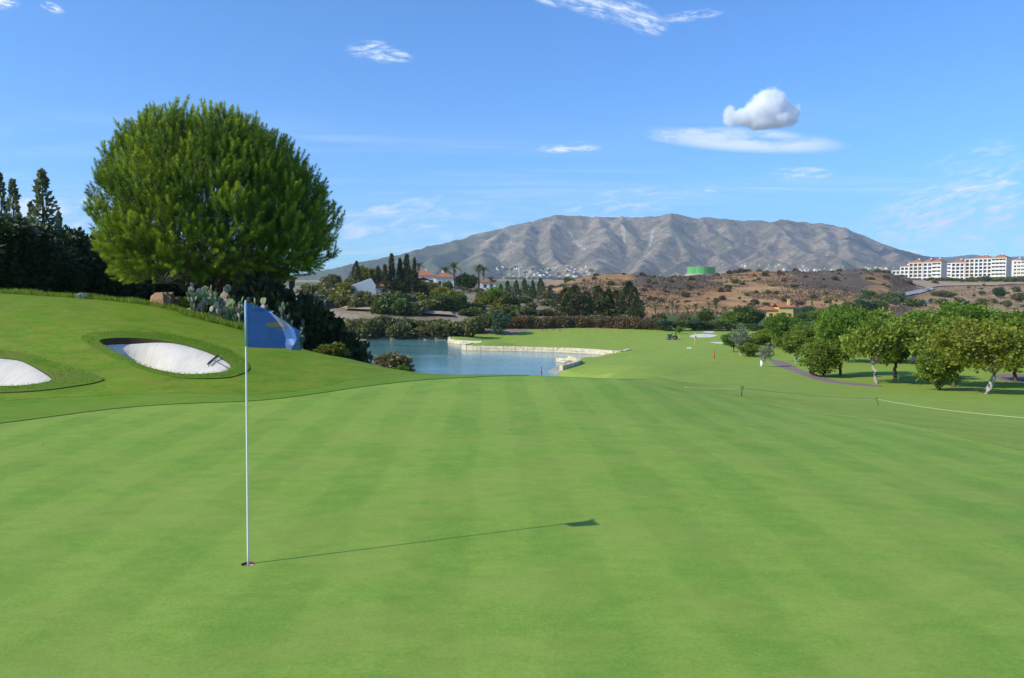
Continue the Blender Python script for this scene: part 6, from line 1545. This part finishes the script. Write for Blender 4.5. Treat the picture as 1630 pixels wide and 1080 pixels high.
def settle(n, pxr, pyr, lab, group):
    k = 0
    for _ in range(n * 40):
        if k >= n: break
        px = pxr[0] + (pxr[1] - pxr[0]) * rv.random(); want = pyr[0] + (pyr[1] - pyr[0]) * rv.random(); best = None
        for Y in np.linspace(3000, 4700, 60):
            py, x, z = mpy(px, Y)
            if py <= want: best = (x, Y, z); break
        if best is None: continue
        o = link('village_house', VM[rv.integers(3)], None, best, (0, 0, rv.uniform(-.6, .6)), rv.uniform(.45, .95)); tag(o, lab, 'house', group); k += 1
settle(46, (788, 885), (428, 444), 'tiny white village house on the slopes left of the brown hill', 'village houses scattered at the mountain foot')
settle(34, (880, 945), (426, 443), 'tiny white village house low on the mountain above the conifers', 'village houses above the conifers')
settle(14, (1150, 1345), (424, 433), 'tiny white house at the mountain foot behind the brown hill', 'houses behind the brown hill')
settle(26, (1365, 1425), (428, 440), 'tiny white house beside the apartment blocks at the mountain foot', 'houses beside the apartment ridge')

# ------------------------------------------------------------------ hill road, scrub on the dry hills
def road_strip(name, pts_, wpx, mat, label):
    P = dense([hit(a, b)[:2] for a, b in pts_], 4.0, False); V = []
    for i, p in enumerate(P):
        d = unit(P[min(i + 1, len(P) - 1)] - P[max(i - 1, 0)]); nrm = np.array([-d[1], d[0]])
        for s_ in (-1, 0, 1): q_ = p + nrm * s_ * wpx; V.append((*q_, 0))
    V = np.array(V); V[:, 2] = ground_raw(V[:, 0], V[:, 1]) + 0.6
    F = [(3 * i + k, 3 * i + k + 1, 3 * i + k + 4, 3 * i + k + 3) for i in range(len(P) - 1) for k in (0, 1)]
    struct(name, mesh_np(name, V, [np.array(F)[:, ::-1]], [mat], None, True), label)
M_ROAD = plain_mat('grey_asphalt', (0.33, 0.335, 0.34), 0.9, 0.1, 0.12, 0.3)
M_DIRT = plain_mat('pale_dirt', (0.40, 0.30, 0.20), 0.95, 0.05, 0.15, 0.2)
road_strip('hill_road', [(1484, 484), (1462, 482), (1440, 478.5), (1430, 474.5), (1440, 470.5), (1458, 467), (1472, 463), (1481, 460)], 2.8, M_ROAD, 'grey road bending over the dry slope under the apartments')
road_strip('dirt_track', [(548, 494), (600, 497), (640, 499), (680, 501.5), (720, 504)], 1.6, M_DIRT, 'pale dirt track on the bank above the lake shrubs')
road_strip('embankment', [(1455, 455), (1500, 453), (1550, 454), (1600, 452), (1650, 452)], 9.0, M_DIRT, 'pale cut earth bank below the apartments')
rs = np.random.default_rng(21)
def scatter(n, pxr, Yr, size, kinds, label, group, cond=None):
    k = 0
    while k < n:
        px = rs.uniform(*pxr); Y = rs.uniform(*Yr); p = gp(px, Y)
        if cond and not cond(px, Y): continue
        w = size[0] + (size[1] - size[0]) * rs.random() ** 2; h = w * rs.uniform(.55, .9)
        o = link('scrub_bush', SHR[kinds[rs.integers(len(kinds))]][rs.integers(3)], None, (p[0], p[1], p[2] - .15), (0, 0, rs.random() * 6.28), (w, w, h)); tag(o, label, 'bush', group); k += 1
scatter(105, (870, 1160), (380, 640), (1.2, 4.2), ('brown', 'olive', 'brown', 'mid'), 'dry brown scrub bush on the hill below the green tank', 'scrub bushes below the green tank')
scatter(115, (1160, 1450), (350, 620), (1.2, 4.2), ('brown', 'olive', 'mid'), 'dry scrub bush on the brown hill right of the green tank', 'scrub bushes on the brown hill')
scatter(28, (1360, 1450), (300, 420), (2.5, 6.5), ('olive', 'mid', 'grey'), 'olive green bush at the foot of the burnt knoll', 'bushes at the foot of the knoll')
scatter(34, (1440, 1660), (330, 600), (2, 5.5), ('olive', 'grey', 'cyp'), 'grey green bush on the dry slope under the apartments', 'bushes on the dry slope under the apartments')
scatter(16, (560, 900), (172, 235), (1.0, 2.4), ('olive', 'brown', 'grey'), 'low dry bush on the bare bank under the houses', 'low dry bushes on the bare bank')
for px, base, top, w, lab in ((1590, 475, 454, 21, 'dark rounded tree standing alone on the dry slope'), (1625, 482, 464, 30, 'wide bush on the dry slope at the picture edge'), (1563, 471, 462, 11, 'small dark bush left of the lone rounded tree'), (1496, 472, 462, 30, 'wide olive bush beside the hill road'), (1512, 474, 464, 22, 'second olive bush beside the hill road'), (1604, 492, 476, 12, 'narrow grey bush below the lone rounded tree'), (1450, 503, 494, 14, 'dark bush above the orchard crowns under the road')):
    grow_b('slope_bush', lab, 'bush', MIDT[1] if w != 21 else ROUND, px, base, top, w)
for px, top, w, lab in ((1160, 430, 9, 'brown bush on the hill crest right of the tank'), (1178, 427, 14, 'largest brown bush on the hill crest right of the tank'), (1190, 428, 10, 'brown bush between the crest bush and the white building'), (1370, 428, 12, 'brown bush on the crest under the mountain end'), (1405, 430, 12, 'brown bush at the end of the hill crest')):
    bush('brown', lab, px, 600, top, w)
k = 0
for px in np.arange(1452, 1648, 6.2):
    bush(('mid', 'bright', 'olive', 'yellow')[int(rs.integers(4))], count('gb') + ' garden bush from the hill road in the row under the apartments', px, 660 + rs.normal() * 6, 439 + rs.random() * 6 + max(0, (1500 - px) * .06), 9 + 6 * rs.random(), 'green garden bushes at the foot of the apartments')
for px in (1530, 1542, 1550, 1568, 1599, 1612, 1622):
    bush('brown', count('rb') + ' reddish bush from the hill road on the cut bank below the apartments', px, 640, 446 + rs.random() * 3, 7, 'reddish bushes on the cut bank')

# fine dry scrub over the hills: nobody could count it
rq = np.random.default_rng(31); n = 60000
px = rq.uniform(870, 1660, n); Y = np.exp(rq.uniform(math.log(300), math.log(640), n)); X_ = (px - CX) / F_PX * Y
keep = rq.random(n) < smooth01((fbm(X_ / 34, Y / 34, 4, 91) + 0.12) / 0.45) * np.where(px > 1440, 0.35, 1.0)
X_, Y = X_[keep], Y[keep]; Zs = ground_raw(X_, Y); n = len(X_)
V, F = leaf_quads(rq, np.c_[X_, Y, Zs], np.c_[rq.normal(size=(n, 2)) * 0.6, np.ones(n) * 0.8], 0.5 + 0.8 * rq.random(n), 0.22 + 0.25 * rq.random(n))
tag(link('undergrowth', mesh_np('undergrowth', V, [F], [L_BROWN], {'tint': np.repeat(rq.random(n), 4)})), 'low dry burnt scrub covering the brown hills', 'undergrowth', None, 'stuff')
k = 0
for _ in range(4000):
    if k >= 70: break
    px = rv.uniform(785, 945) if k < 50 else rv.uniform(1365, 1430); Y = rv.uniform(3000, 4200); py, x, z = mpy(px, Y)
    if not 424 < py < 446: continue
    w = rv.uniform(9, 22); tag(link('village_tree', SHR['mid'][k % 3], None, (x, Y, z - 1), (0, 0, rv.random() * 6), (w, w, w * .7)), 'dark tree among the tiny village houses at the mountain foot', 'tree', 'trees among the village houses'); k += 1
